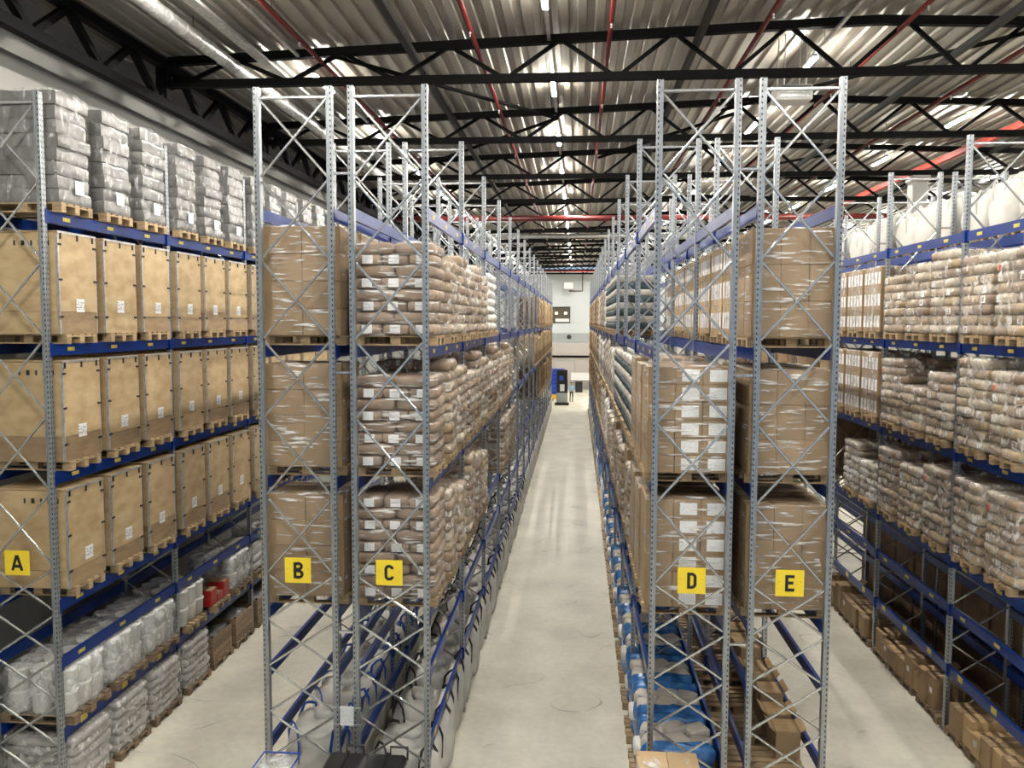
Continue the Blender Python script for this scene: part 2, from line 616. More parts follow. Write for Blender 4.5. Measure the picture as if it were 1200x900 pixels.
bm = bmesh.new()
bm_box(bm, ((XL + XR) / 2, (YN + YF) / 2, -.1), (XR - XL, YF - YN, .2))
ob('floor', finish('floor', bm, 'concrete_floor'), kind='structure')
bm = bmesh.new()
bm_box(bm, (XL - .1, (YN + YF) / 2, 6.8), (.2, YF - YN, 13.6))
ob('wall_left', finish('wall_left', bm, 'wall_grey'), kind='structure')
bm = bmesh.new()
bm_box(bm, (XR + .1, (YN + YF) / 2, 6.8), (.2, YF - YN, 13.6))
ob('wall_right', finish('wall_right', bm, 'wall_grey'), kind='structure')
wall_far = ob('wall_back', None)
wall_far['kind'] = 'structure'
bm = bmesh.new()
bm_box(bm, ((XL + XR) / 2, YF + .1, 6.4), (XR - XL, .2, 12.8))
ob('wall_panel', finish('wall_panel', bm, 'wall_white'), wall_far)
for i in range(10):
    ob('base_panel', box((3.6, .05, 1.0), 'panel_grey'), wall_far, (XL + 1.9 + i * 3.66, YF - .03, 5.15))
    ob('lower_panel', box((3.6, .04, 4.9), 'door_white'), wall_far, (XL + 1.9 + i * 3.66, YF - .025, .15))
ob('rail', box((XR - XL, .12, .22), 'black_steel'), wall_far, ((XL + XR) / 2, YF - .12, 3.5))
# corrugated roof deck, ribs along the building
bm = bmesh.new()
pts = []
x = XL
pitch = .36
while x < XR:
    for dx, dz in ((0, 0), (.16, 0), (.19, .055), (.33, .055)):
        if x + dx <= XR:
            pts.append((x + dx, roof_z(x + dx) + dz))
    x += pitch
r0 = [bm.verts.new((a, YN, b)) for a, b in pts]
r1 = [bm.verts.new((a, YF, b)) for a, b in pts]
r2 = [bm.verts.new((a, YN, b + .25)) for a, b in (pts[0], pts[-1])]
for i in range(len(pts) - 1):
    bm.faces.new((r0[i], r0[i + 1], r1[i + 1], r1[i]))
ob('ceiling', finish('ceiling', bm, 'roof_metal'), kind='structure')
# solid slab over the thin deck, so that no daylight comes through
for i, (xa, xb) in enumerate(((XL - .3, APEX), (APEX, XR + .3))):
    bm = bmesh.new()
    za, zb = roof_z(xa) + .22, roof_z(xb) + .22
    vs = [bm.verts.new(p) for p in ((xa, YN, za), (xb, YN, zb), (xb, YF, zb), (xa, YF, za), (xa, YN, za + .2), (xb, YN, zb + .2), (xb, YF, zb + .2), (xa, YF, za + .2))]
    for f in ((0, 1, 2, 3), (4, 7, 6, 5), (0, 4, 5, 1), (1, 5, 6, 2), (2, 6, 7, 3), (3, 7, 4, 0)):
        bm.faces.new([vs[k] for k in f])
    ob('roof', finish('roof', bm, 'wall_grey'), kind='structure')


# ------------------------------------------------------------------ roof steel
GX0 = -8.82


def truss():
    t = ob('roof_truss', None)
    zb = 12.47
    for nm, (xa, za), (xb, zb2) in (('bottom_chord', (GX0, zb), (XR - .1, zb)),):
        bm = bmesh.new()
        bm_box(bm, ((xa + xb) / 2, 0, za), (xb - xa, .16, .16))
        ob(nm, finish(nm, bm, 'black_steel'), t)
    for xa, xb in ((GX0, APEX), (APEX, XR - .1)):
        za, zc = roof_z(xa) - .12, roof_z(xb) - .12
        ang = math.atan2(zc - za, xb - xa)
        bm = bmesh.new()
        bm_box(bm, ((xa + xb) / 2, 0, (za + zc) / 2), (math.hypot(xb - xa, zc - za), .16, .17), Matrix.Rotation(-ang, 3, 'Y'))
        ob('top_chord', finish('top_chord', bm, 'black_steel'), t)
    n = 0
    x = -1.55 - 2.32 * 3
    while x < XR - 1.3:
        for s in (-1, 1):
            xt = x + s * 1.16
            if xt < GX0 + .05 or x < GX0 + .2:
                continue
            ob('diagonal', tube((x + s * .1, 0, zb + .05), (xt - s * .06, 0, roof_z(xt) - .17), .055, 'black_steel', square=True), t)
        x += 2.32
    return t


tr0 = truss()
for i in range(14):
    t = tr0 if i == 0 else dup(tr0)
    t.location = (0, 12 + 6 * i, 0)
    tag(t, 'black steel roof truss spanning the hall, %s of the row from the camera' % nth(i), 'roof truss', 'roof trusses')
# girder on the left wall
g = thing('wall_girder', 'black steel lattice girder running along the left wall under the roof', 'girder', (0, 0, 0))
GX = -8.95
for nm, z in (('bottom_chord', 12.06), ('top_chord', 12.9)):
    bm = bmesh.new()
    bm_box(bm, (GX, 40, z), (.20, 100, .19))
    ob(nm, finish('chord', bm, 'black_steel'), g)
y = 0.9
while y < 88:
    for q in (-1, 1):
        ob('diagonal', tube((GX, y + q * .10, 12.15), (GX, y + q * 1.0, 12.81), .09, 'black_steel', square=True), g)
    y += 2.1
for k in range(14):
    ob('post', box((.24, .24, .66), 'black_steel'), g, (GX, 12 + 6 * k, 12.15))
# longitudinal members
for i, x in enumerate((-3.5, 2.4, 8.0, 13.8)):
    bm = bmesh.new()
    bm_box(bm, (x, 40, 13.12 if x > -2 else 13.0), (.14, 102, .12))
    tag(ob('roof_tie', finish('roof_tie', bm, 'dark_steel'), loc=(0, 0, 0)), 'dark grey steel tie running lengthwise under the roof, %s from the left wall' % nth(i), 'roof tie', 'lengthwise roof ties')
for i, x in enumerate((-5.45, -2.1, .6, 3.6, 6.4, 9.35)):
    z = roof_z(x) - .32
    p = thing('sprinkler_pipe', 'red sprinkler pipe running lengthwise under the roof, %s from the left wall' % nth(i), 'sprinkler pipe', (0, 0, 0), group='lengthwise sprinkler pipes')
    ob('pipe', tube((x, -10, z), (x, 90, z), .05, 'red_pipe', 10), p)
    for k in range(14):
        ob('hanger', tube((x, 9 + 6 * k, z + .05), (x, 9 + 6 * k, z + .30), .008, 'dark_steel', 4), p)
        ob('sprinkler_head', lathe([(.012, 0), (.03, -.03), (.008, -.05), (.022, -.09)], 'zinc', 6), p, (x, 10.5 + 6 * k, z - .05))
tag(ob('sprinkler_main', tube((-8.5, 39.5, 12.16), (24, 39.5, 12.16), .13, 'red_pipe', 12)), 'thick red sprinkler main crossing the hall below the trusses midway', 'pipe')
tag(ob('sprinkler_main', tube((-8.5, 88.8, 12.72), (26, 88.8, 12.72), .12, 'bright_red', 10)), 'red pipe crossing the hall high on the far white wall', 'pipe')
tag(ob('red_beam', tube((12.5, 20, 13.0), (12.5, 60, 13.0), .13, 'bright_red', 4, True)), 'bright red square beam running lengthwise above the right racks', 'beam')
tag(ob('air_duct', tube((-8.6, 48.5, 12.25), (26, 48.5, 12.25), .13, 'zinc', 14)), 'pale metal air duct crossing the hall behind the thick red main', 'duct')
# roof bracing rods
for i, (a, b) in enumerate((((-5.2, 18, 13.0), (-.6, 24, 13.05)), ((9.0, 18, 13.2), (3.9, 24, 13.2)), ((-5.2, 30, 13.0), (-.6, 24, 13.05)), ((.7, 30, 13.1), (4.4, 24, 13.15)), ((9.0, 30, 13.2), (3.9, 36, 13.2)))):
    tag(ob('brace_rod', tube(a, b, .05, 'black_steel', 6)), 'black diagonal brace rod in the roof, %s of five from the left' % nth((0, 3, 1, 2, 4)[i]), 'brace rod', 'roof brace rods')
# ducts on the left
d = thing('spiral_duct', 'silver ribbed spiral duct running lengthwise above rack A', 'duct')
ob('pipe', tube((-7.35, -10, 12.80), (-7.35, 47, 12.80), .14, 'zinc', 14), d)
rib = lathe([(.143, -.02), (.155, 0), (.143, .02)], 'zinc', 14)
for k in range(30):
    o = ob('rib', rib, d, (-7.35, 12.5 + k * .6, 12.80))
    o.rotation_euler = (math.pi / 2, 0, 0)
for k in range(8):
    ob('hanger', tube((-7.35, 12 + 4 * k, 12.9), (-7.35, 12 + 4 * k, 13.2), .008, 'dark_steel', 4), d)

tr = thing('cable_tray', 'galvanised cable tray hung lengthwise beside the spiral duct', 'cable tray')
bm = bmesh.new()
bm_box(bm, (-6.72, 18, 12.90), (.22, 54, .012))
for q in (-1, 1):
    bm_box(bm, (-6.72 + q * .11, 18, 12.925), (.012, 54, .06))
ob('tray', finish('tray', bm, 'zinc'), tr)
for k in range(9):
    ob('hanger', tube((-6.72, 9.5 + 4 * k, 12.9), (-6.72, 9.5 + 4 * k, roof_z(-6.72)), .007, 'dark_steel', 4), tr)

# ------------------------------------------------------------------ lamps
lamp_x = (-5.95, -.63, 5.1, 10.75, 16.3)
lamp_n = ('above the aisle between racks A and B', 'above the central aisle', 'above the aisle right of rack E', 'above the far right aisle', 'beyond the far right aisle')
for r, x in enumerate(lamp_x):
    z = 13.22 if r else 13.0
    bm = bmesh.new()
    bm_box(bm, (x, 40, z), (.07, 98, .05))
    tr = thing('lighting_track', 'slim metal lighting track hung lengthwise ' + lamp_n[r], 'lighting track', group='lighting tracks')
    ob('rail', finish('rail', bm, 'zinc'), tr)
    for k in range(12):
        ob('hanger', tube((x, 12.5 + 6 * k, z + .02), (x, 12.5 + 6 * k, roof_z(x)), .006, 'dark_steel', 4), tr)
lamp0 = ob('ceiling_light', None)
ob('housing', box((.11, 1.5, .05), 'lamp_house', .008), lamp0, (0, 0, .03))
ob('diffuser', box((.10, 1.46, .03), 'lamp_glow'), lamp0)
first = True
for r, x in enumerate(lamp_x):
    n = 0
    for k in range(-3, 12):
        y = 21.2 + 6 * k + (-1.5, 0, -1.3, 4.3, 2.0)[r]
        if y < -6:
            continue
        l = lamp0 if first else dup(lamp0)
        first = False
        l.location = (x, y, (13.22 if r else 13.0) - .11)
        tag(l, 'long white linear lamp %s, %s from the front' % (lamp_n[r], nth(n)), 'ceiling lamp', 'linear lamps')
        n += 1

# heater box under the roof
h = thing('unit_heater', 'white box shaped unit heater hung from the roof above rack E', 'heater', (4.55, 18.9, 12.1))
ob('casing', box((.75, .55, .32), 'lamp_house', .02), h)
for sx in (-.3, -.16, .16, .3):
    ob('hanger', tube((sx, 0, .3), (sx, 0, 1.44), .012, 'lamp_house', 5), h)
for i in range(3):
    ob('louver', box((.6, .03, .05), 'zinc'), h, (0, -.29, .05 + .09 * i))
# concrete column on the right
c = thing('concrete_column', 'square grey concrete column standing behind the right racks', 'column', (11.5, 30, 0))
ob('shaft', box((.5, .5, 12.2), 'concrete_column', .02), c)
ob('column_head', box((.62, .62, .2), 'concrete_column', .03), c, (0, 0, 12.15))


# ------------------------------------------------------------------ racks
def upright_mesh(side):
    prof = [(-.042, -.05), (-.030, -.05), (-.030, -.040), (.002, -.040), (.002, -.050), (.036, -.050), (.042, -.040), (.042, -.008), (.034, -.004), (.034, .004), (.042, .008),
            (.042, .040), (.036, .050), (.002, .050), (.002, .040), (-.030, .040), (-.030, .05), (-.042, .05)]
    bm = bmesh.new()
    a = [bm.verts.new((x, y, 0)) for x, y in prof]
    b = [bm.verts.new((x, y, ZTOP)) for x, y in prof]
    n = len(prof)
    for i in range(n):
        bm.faces.new((a[i], a[(i + 1) % n], b[(i + 1) % n], b[i]))
    bm.faces.new(a)
    bm.faces.new(b)
    bm_box(bm, (0, 0, .008), (.15, .16, .016))
    return finish('upright', bm, 'galvanised_upright')


UPR = upright_mesh(1)
NODES = [.25, .93, 1.63, 2.33, 3.02, 3.72, 4.86, 6.0, 7.12, 8.24, 9.38, 10.5]
XI = FW / 2 - .045


def brace_meshes():
    out = []
    for za, zb in zip(NODES, NODES[1:]):
        out.append(tube((-XI, -.018, za + .03), (XI, -.018, zb - .03), .019, 'galvanised_brace', 6))
        out.append(tube((XI, .018, za + .03), (-XI, .018, zb - .03), .019, 'galvanised_brace', 6))
    out.append(tube((-XI, 0, 10.5), (XI, 0, 10.5), .024, 'galvanised_brace', 6))
    out.append(tube((-XI, 0, .22), (XI, 0, .22), .022, 'galvanised_brace', 6))
    return out


BRACES = brace_meshes()
BH = .17


def beam_mesh():
    bm = bmesh.new()
    L = BAY - .1
    bm_box(bm, (0, 0, -BH / 2), (.05, L, BH))
    for s in (-1, 1):
        bm_box(bm, (.012, s * (L / 2 - .004), -BH / 2), (.075, .008, BH + .05))
        bm_box(bm, (.049, s * (L / 2 + .022), -BH / 2), (.005, .05, BH + .05))
    return finish('beam', bm, 'blue_paint')


BEAM = beam_mesh()
BLAB = box((.004, .18, .055), 'yellow_print')


def rack(k, nb, label, near=10, braces=10, levels=LV, beam_from=0, labels=()):
    cx = RACK_X[k]
    r = thing('pallet_rack', label, 'pallet rack', (cx, Y0, 0), group='pallet racks')
    stuff = bmesh.new()
    for i in range(nb + 1):
        f = ob('upright_frame', None, r, (0, i * BAY, 0))
        ob('upright', UPR, f, (FW / 2, 0, 0))
        ob('upright', UPR, f, (-FW / 2, 0, 0), math.pi)
        if i < braces:
            for b in BRACES:
                ob('brace', b, f)
        else:
            y = i * BAY
            for za, zb in zip(NODES, NODES[1:]):
                bm_tube(stuff, (-XI, y - .018, za), (XI, y - .018, zb), .019, 4)
                bm_tube(stuff, (XI, y + .018, za), (-XI, y + .018, zb), .019, 4)
            bm_tube(stuff, (-XI, y, 10.5), (XI, y, 10.5), .024, 4)
    ob('brace_lattice', finish('brace_lattice', stuff, 'galvanised_brace'), r)['kind'] = 'stuff'
    for i in range(nb):
        for z in levels:
            for s in (1, -1):
                o = ob('beam', BEAM, r, (s * (FW / 2 - .005), i * BAY + BAY / 2, z), 0 if s > 0 else math.pi)
                if (i, s) in labels:
                    for q in (-1.2, 0, 1.2):
                        ob('shelf_tag', BLAB, o, (.0265, q - .1, -BH / 2 - .025))
                        if z < 2:
                            ob('shelf_tag', BLAB, o, (.0265, q - .1, -BH / 2 + .03))
    return r


RA = rack('A', 7, 'galvanised pallet rack with blue beams along the left wall, signed A', braces=7, labels={(0, 1), (1, 1), (2, 1)})
RB = rack('B', 16, 'galvanised pallet rack with blue beams, signed B, backing rack C', braces=8)
RC = rack('C', 16, 'galvanised pallet rack with blue beams left of the central aisle, signed C', labels={(0, 1), (1, 1)})
RD = rack('D', 16, 'galvanised pallet rack with blue beams right of the central aisle, signed D', labels={(0, -1), (1, -1)})
RE = rack('E', 16, 'galvanised pallet rack with blue beams, signed E, backing rack D', braces=8)
RF = rack('F', 9, 'galvanised pallet rack without a sign on the right, holding wrapped sacks', braces=7, labels={(0, -1), (1, -1), (2, -1), (3, -1)})
RG = rack('G', 9, 'rightmost galvanised pallet rack with white bulk bags on top', braces=5)
# row spacers between back to back racks
for r, gap in ((RC, -1), (RE, -1), (RG, -1)):
    d = {RC: RACK_X['C'] - RACK_X['B'], RE: RACK_X['E'] - RACK_X['D'], RG: RACK_X['G'] - RACK_X['F']}[r] - FW - .084
    me = tube((-FW / 2 - .042 - d, 0, 0), (-FW / 2 - .042, 0, 0), .022, 'galvanised_brace', 6)
    for i in range(6):
        for z in (9.45, 6.66, 2.88):
            ob('row_spacer', me, r, (0, i * BAY, z))

def letter_mesh(ch):
    """Bold condensed capital as thick strokes in the x/z plane."""
    t, W, z0, z1 = .042, .125, .07, .30
    zm = (z0 + z1) / 2 + .005
    L, R_ = -W / 2, W / 2

    def arc(cx, cz, rx, rz, a0, a1, n=8):
        return [(cx + rx * math.cos(math.radians(a0 + (a1 - a0) * i / n)), cz + rz * math.sin(math.radians(a0 + (a1 - a0) * i / n))) for i in range(n + 1)]
    h = t / 2
    S = {'A': [[(L - .012, z0), (-.004, z1)], [(R_ + .012, z0), (.004, z1)], [(-.04, z0 + .065), (.04, z0 + .065)]],
         'B': [[(L + h, z0), (L + h, z1)], [(L, z1 - h)] + arc(R_ - .055, (zm + z1) / 2, .05 - h + .02, (z1 - zm) / 2 - h + .008, 90, -90) + [(L, zm)], [(L, zm)] + arc(R_ - .052, (z0 + zm) / 2, .055 - h + .02, (zm - z0) / 2 - h + .008, 90, -90) + [(L, z0 + h)]],
         'C': [arc(0, z1 - .062, W / 2 - h + .006, .062 - h, 0, 180) + arc(0, z0 + .062, W / 2 - h + .006, .062 - h, 180, 360)],
         'D': [[(L + h, z0), (L + h, z1)], [(L, z1 - h)] + arc(L + .055, z1 - .065, W - .055 - h + .006, .065 - h, 90, 0) + arc(L + .055, z0 + .065, W - .055 - h + .006, .065 - h, 0, -90) + [(L, z0 + h)]],
         'E': [[(L + h, z0), (L + h, z1)], [(L, z1 - h), (R_, z1 - h)], [(L, zm), (R_ - .015, zm)], [(L, z0 + h), (R_, z0 + h)]]}[ch]
    bm = bmesh.new()
    for q, pl in enumerate(S):
        y0, y1 = -.001 * (q + 1), .0012
        prev = None
        for i, p in enumerate(pl):
            a, b = pl[max(0, i - 1)], pl[min(len(pl) - 1, i + 1)]
            d = Vector((b[0] - a[0], b[1] - a[1]))
            d.normalize()
            nx, nz = -d.y * h, d.x * h
            ring = [bm.verts.new(v) for v in ((p[0] + nx, y0, p[1] + nz), (p[0] - nx, y0, p[1] - nz), (p[0] - nx, y1, p[1] - nz), (p[0] + nx, y1, p[1] + nz))]
            if prev:
                for k in range(4):
                    bm.faces.new((prev[k], prev[(k + 1) % 4], ring[(k + 1) % 4], ring[k]))
            else:
                bm.faces.new(ring)
            prev = ring
        bm.faces.new(prev)
    return finish('letter', bm, 'black_ink')


# yellow signs with black letters
SIGN = {'A': (-8.26, RA), 'B': (-3.995, RB), 'C': (-2.655, RC), 'D': (1.625, RD), 'E': (2.965, RE)}
for ch, (x, r) in SIGN.items():
    s = thing('rack_sign', 'yellow square sign with a black letter %s on the rack end' % ch, 'sign', (x, Y0 - .062, 3.61), group='rack letter signs')
    ob('plate', box((.385, .006, .37), 'yellow_sign'), s)
    ob('letter', letter_mesh(ch), s, (0, -.0045, .0))
    for sx in (-.15, .15):
        ob('cable_tie', box((.012, .05, .006), 'strap_black'), s, (sx, .02, .2))
# notice between B and C
n = thing('paper_notice', 'white printed notice card tied between the uprights of racks B and C', 'notice', (-3.30, Y0 - .06, 1.50))
ob('card', box((.20, .004, .29), 'paper_print'), n)
for z in (.02, .27):
    ob('tie_string', tube((-.22, .0, z), (.22, .0, z), .004, 'paper_plain', 4), n)

# ------------------------------------------------------------------ pallets
PW, PD, PH = 1.2, 1.0, .144       # x, y, height


def pallet_proto(m, detail=True):
    p = ob('wooden_pallet', None)
    if detail:
        for i in range(5):
            ob('deck_board', box((PW, .145, .022), m), p, (0, -PD / 2 + .0725 + i * (PD - .145) / 4, .122))
        for x in (-.5275, 0, .5275):
            ob('stringer_board', box((.145, PD, .022), m), p, (x, 0, .1))
            for y in (-.43, 0, .43):
                ob('block', box((.145, .14, .078), m), p, (x, y, .022))
        for y in (-.43, 0, .43):
            ob('bottom_board', box((PW, .14, .022), m), p, (0, y, 0))
    return p


FARP = []
PROTO = {}
ALLOC = set()


def put(proto_fn, key, label, cat, loc, rz=0.0, group=None):
    """Copy of the prototype for this key; the first use is the prototype itself."""
    if key not in PROTO:
        PROTO[key] = proto_fn()
        o = PROTO[key]
        o['fresh'] = 1
    else:
        o = dup(PROTO[key])
    o.location = loc
    o.rotation_euler = (0, 0, rz)
    if 'fresh' in o:
        del o['fresh']
    tag(o, label, cat, group)
    return o


def pallet(loc, what, near, old=False):
    if near:
        return put(lambda: pallet_proto('old_wood' if old else 'pallet_wood'), 'pal_old' if old else 'pal', 'pallet under ' + what, 'pallet', loc, 0, 'wooden pallets in the racks')
    FARP.append(loc)      # too far to tell apart: joined below into one object
    return None


# ------------------------------------------------------------------ loads
SACK = {}


def sack_mesh(kind, L, W, H, v):
    k = (kind, L, W, H, v)
    if k not in SACK:
        SACK[k] = pillow(L, W, H, v * 3.7 + L, kind)
    return SACK[k]


LAB_Y = box((.15, .003, .11), 'paper_plain')   # faces -y
LAB_X = box((.003, .15, .12), 'paper_print')    # faces +-x


def film_shell(wx, wy, h, m, seed=0, rough=.012, layers=5, bulge=.01):
    """Open-bottomed skin around a load."""
    me = lump(wx, wy, h, layers, bulge, seed, m, ns=5, rough=rough, per=3, corner=.05)
    return me


def sack_load(layers, kinds, wx=1.16, wy=1.0, h=.165, film='stretch_film_wrinkled', labels='a', seed=0, orange=0.0, side=1, ends=False):
    """Interlocked paper sacks, five to a layer, wrapped in clear film. side=+1: aisle at +x."""
    def make():
        rr = random.Random(seed * 31 + layers)
        t = ob('sack_load', None)
        for l in range(layers):
            z = l * h + .001
            a = l % 2 == 0
            items = []
            if ends:
                for i in (-1, 1):
                    for q in (-1, 1):
                        items.append((i * wx / 4, q * wy / 4, wx / 2, wy / 2, 0))
            elif a:
                for i in (-1, 0, 1):
                    items.append((i * wx / 3, -wy / 2 + .3, wx / 3, .6, math.pi / 2))
                for i in (-1, 1):
                    items.append((i * wx / 4, wy / 2 - .2, wx / 2, .4, 0))
            else:
                for i in (-1, 1):
                    items.append((i * wx / 4, -wy / 2 + .2, wx / 2, .4, 0))
                for i in (-1, 0, 1):
                    items.append((i * wx / 3, wy / 2 - .3, wx / 3, .6, math.pi / 2))
            for (x, y, sx, sy, rz) in items:
                kind = rr.choice(kinds)
                L, W = (sx, sy) if rz == 0 else (sy, sx)
                me = sack_mesh(kind, round(L * 1.03, 3), round(W * 1.03, 3), round(h * 1.07, 3), rr.randrange(3))
                s = ob('sack', me, t, (x + rr.uniform(-.018, .018), y + rr.uniform(-.018, .018), z), rz + rr.uniform(-.02, .02))
                if rz and a and labels == 'a':
                    lb = ob('paper_label', LAB_X, s, (-.318, 0, h * .2))
                if labels == 'side' and (x * side) > wx / 4 - .12 and rr.random() < .4:
                    if rz == 0:
                        lb = ob('paper_label', LAB_X, s, (side * (wx / 4 + .003), 0, h * .2))
                    else:
                        lb = ob('paper_label', LAB_Y, s, (rr.choice((-.15, .15)), -side * (wx / 6 + .003), h * .2))
                if orange and rr.random() < orange and rz == 0 and x * side > 0:
                    lb = ob('orange_sticker', box((.003, .12, .09), 'orange_mark'), s, (side * (wx / 4 + .005), .05, h * .2))
        if film:
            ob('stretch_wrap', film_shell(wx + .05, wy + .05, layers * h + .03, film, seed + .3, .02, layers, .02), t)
        return t
    return make


def lump_load(name, part, n, m, wx, wy, h, seed, film=None, lab=True, side=1, bulge=.03, rough=.025, prof=.6, sharp=None, corner=.05):
    """Soft wrapped layers, each its own part."""
    def make():
        t = ob(name, None)
        rr = random.Random(seed)
        for i in range(n):
            me = lump(wx + rr.uniform(-.03, .03), wy + rr.uniform(-.03, .03), h / n - .004, 1, bulge, seed * 5 + i, m, ns=8, rough=rough, per=6, corner=corner, prof=prof, sharp=sharp)
            ob(part, me, t, (rr.uniform(-.015, .015), rr.uniform(-.015, .015), i * h / n))
        if lab:
            ob('paper_label', box((.003, .22, .2), 'paper_print'), t, (side * (wx / 2 + .034), rr.uniform(-.02, .12), .16))
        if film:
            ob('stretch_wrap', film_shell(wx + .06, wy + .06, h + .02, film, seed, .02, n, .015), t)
        return t
    return make


def carton_load(nx, ny, nz, wx, wy, h, m='kraft', film='stretch_film', label=None, seed=0, gap=.004, side=1):
    """Cartons in a grid; label: 'front' puts sheets on the -y faces, 'side' on the aisle faces."""
    def make():
        t = ob('carton_load', None)
        rr = random.Random(seed)
        sx, sy, sz = wx / nx, wy / ny, h / nz
        me = box((sx - gap, sy - gap, sz - gap), m, .006)
        for i in range(nx):
            for j in range(ny):
                for k in range(nz):
                    if 0 < i < nx - 1 and 0 < j < ny - 1 and k < nz - 1:
                        continue
                    c = ob('carton', me, t, (-wx / 2 + sx * (i + .5) + rr.uniform(-.004, .004), -wy / 2 + sy * (j + .5) + rr.uniform(-.004, .004), k * sz))
                    if label == 'front' and j == 0 and (i > 0):
                        ob('paper_label', box((min(.24, sx * .66), .003, min(.2, sz * .66)), 'paper_print'), c, (.02, -sy / 2 - .001, sz * .16))
                    if label in ('side', 'both') and i == (nx - 1 if side > 0 else 0):
                        ob('paper_label', box((.003, min(.2, sy * .7), min(.26, sz * .55)), 'paper_print'), c, (side * (sx / 2 + .001), 0, sz * .22))
                    if k == nz - 1 and sx > .2:
                        ob('tape', box((sx - .02, .05, .002), 'tape'), c, (0, 0, sz - gap))
        if film:
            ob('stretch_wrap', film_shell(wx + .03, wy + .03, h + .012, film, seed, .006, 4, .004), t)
        return t
    return make


def crate(seed, h=1.52, side=1):
    def make():
        t = ob('plywood_crate', None)
        rr = random.Random(seed)
        wx, wy, th = 1.12, .98, .02
        two = rr.random() < .6
        hs = h * rr.choice((.22, .25, .18)) if two else 0
        for nm, sz, lo in (('side_panel', (wx - .03, th), (0, -wy / 2 + th / 2)), ('side_panel', (wx - .03, th), (0, wy / 2 - th / 2)),
                           ('front_panel', (th, wy - .02), (side * (wx / 2 - th / 2), 0)), ('back_panel', (th, wy - .02), (-side * (wx / 2 - th / 2), 0))):
            if two:
                ob(nm, box((sz[0], sz[1], hs - .004), rr.choice(('plywood', 'plywood_dark')), .003), t, (lo[0], lo[1], .0))
                ob(nm, box((sz[0], sz[1], h - .03 - hs), 'plywood', .003), t, (lo[0], lo[1], hs))
            else:
                ob(nm, box((sz[0], sz[1], h - .03), 'plywood', .003), t, (lo[0], lo[1], 0))
        ob('lid', box((wx, wy, .02), 'plywood', .003), t, (0, 0, h - .022))
        ob('lid_edge', box((.012, wy, .035), 'zinc'), t, (side * (wx / 2 + .004), 0, h - .036))
        ob('corner_strip', box((.03, .035, h - .05), 'zinc'), t, (side * (wx / 2 - .01), -wy / 2 + .012, 0))
        ob('corner_strip', box((.02, .02, h - .05), 'zinc'), t, (side * (wx / 2 - .01), wy / 2 - .005, 0))
        for y in (-1, 1):
            for z in (.16, .52, .86):
                ob('clip', box((.014, .085, .03), 'black_ink'), t, (side * (wx / 2 + .006), y * (wy / 2 - .04), h * z))
        for y in (-.42, 0, .4):
            ob('clip', box((.014, .028, .09), 'black_ink'), t, (side * (wx / 2 + .008), y, h - .12))
        ob('paper_label', box((.004, .21, .2), 'crate_print'), t, (side * (wx / 2 + .003), rr.uniform(-.02, .12), .33))
        # handling marks printed high on the panel that faces the rack end
        for i in range(5):
            ob('handling_mark', box((.055 if i % 2 else .03, .002, .075), 'black_ink'), t, (-.1 + i * .13, -wy / 2 - .001, h - .22))
        return t
    return make


def bulk_bag(seed, m='bulk_white', strap='strap_black', h=1.15, w=.98, side=1):
    def make():
        t = ob('bulk_bag', None)
        rr = random.Random(seed)
        ob('bag', lump(w, w, h, 1, .07, seed, m, ns=7, rough=.05, per=9, corner=.12, topdip=.08), t)
        for sx in (-1, 1):
            for sy in (-1, 1):
                x0, y0 = sx * w * .40, sy * w * .40
                pts = [(x0 * 1.17, y0 * .62, h * .55), (x0 * 1.20, y0 * .66, h * .92), (x0 * 1.02, y0 * .75, h + .05 + rr.uniform(0, .05)), (x0 * .85, y0 * .95, h + .07), (x0 * .7, y0 * 1.15, h + .02), (x0 * .62, y0 * 1.24, h * .8), (x0 * .62, y0 * 1.22, h * .5)]
                ob('lifting_strap', path_tube(pts, .02, strap, flat=(.010, .045)), t)
        ob('spout', lump(.36, .34, .14, 1, .03, seed + 9, m, ns=4, rough=.05, per=4, corner=.2), t, (0, 0, h + .03))
        return t
    return make


def low_load(m, layers, wx, wy, h, seed, name='wrapped_load'):
    """Distant load: one layered block."""
    k = ('low', m, layers, wx, wy, h, seed)
    if k not in BOXC:
        BOXC[k] = lump(wx, wy, h, layers, .03, seed, m, ns=3, rough=.02, per=3, corner=.04)
    return BOXC[k]


def place(rk, lv, k, j, fn, key, cat, desc, near=True, old=False, dz=0.0, group=None, dx=0.0, pal=True, rz=0.0, pw=1.0):
    """A load on its pallet in slot j of bay k on level lv; labels name rack, level and order."""
    x, y = RACK_X[rk] + dx, slot_y(k, j)
    n = k * 3 + j
    if lv == 0:
        where = 'on the floor of %s, %s from front' % (RACK_N[rk], nth(n))
    else:
        where = 'on the %s of %s, %s from front' % (LVN[lv], RACK_N[rk], nth(n))
    if pal:
        pt = pallet((x, y, lv + .0005), 'the load ' + where, near, old)
        if pt and pw != 1:
            pt.scale = (1, pw, 1)
    z = lv + (PH if pal else 0) + .001 + dz
    if callable(fn):
        o = put(fn, key, '%s %s' % (desc, where), cat, (x, y, z), rz, group)
    else:
        o = tag(ob(key, fn, None, (x, y, z), rz), '%s %s' % (desc, where), cat, group)
    return o


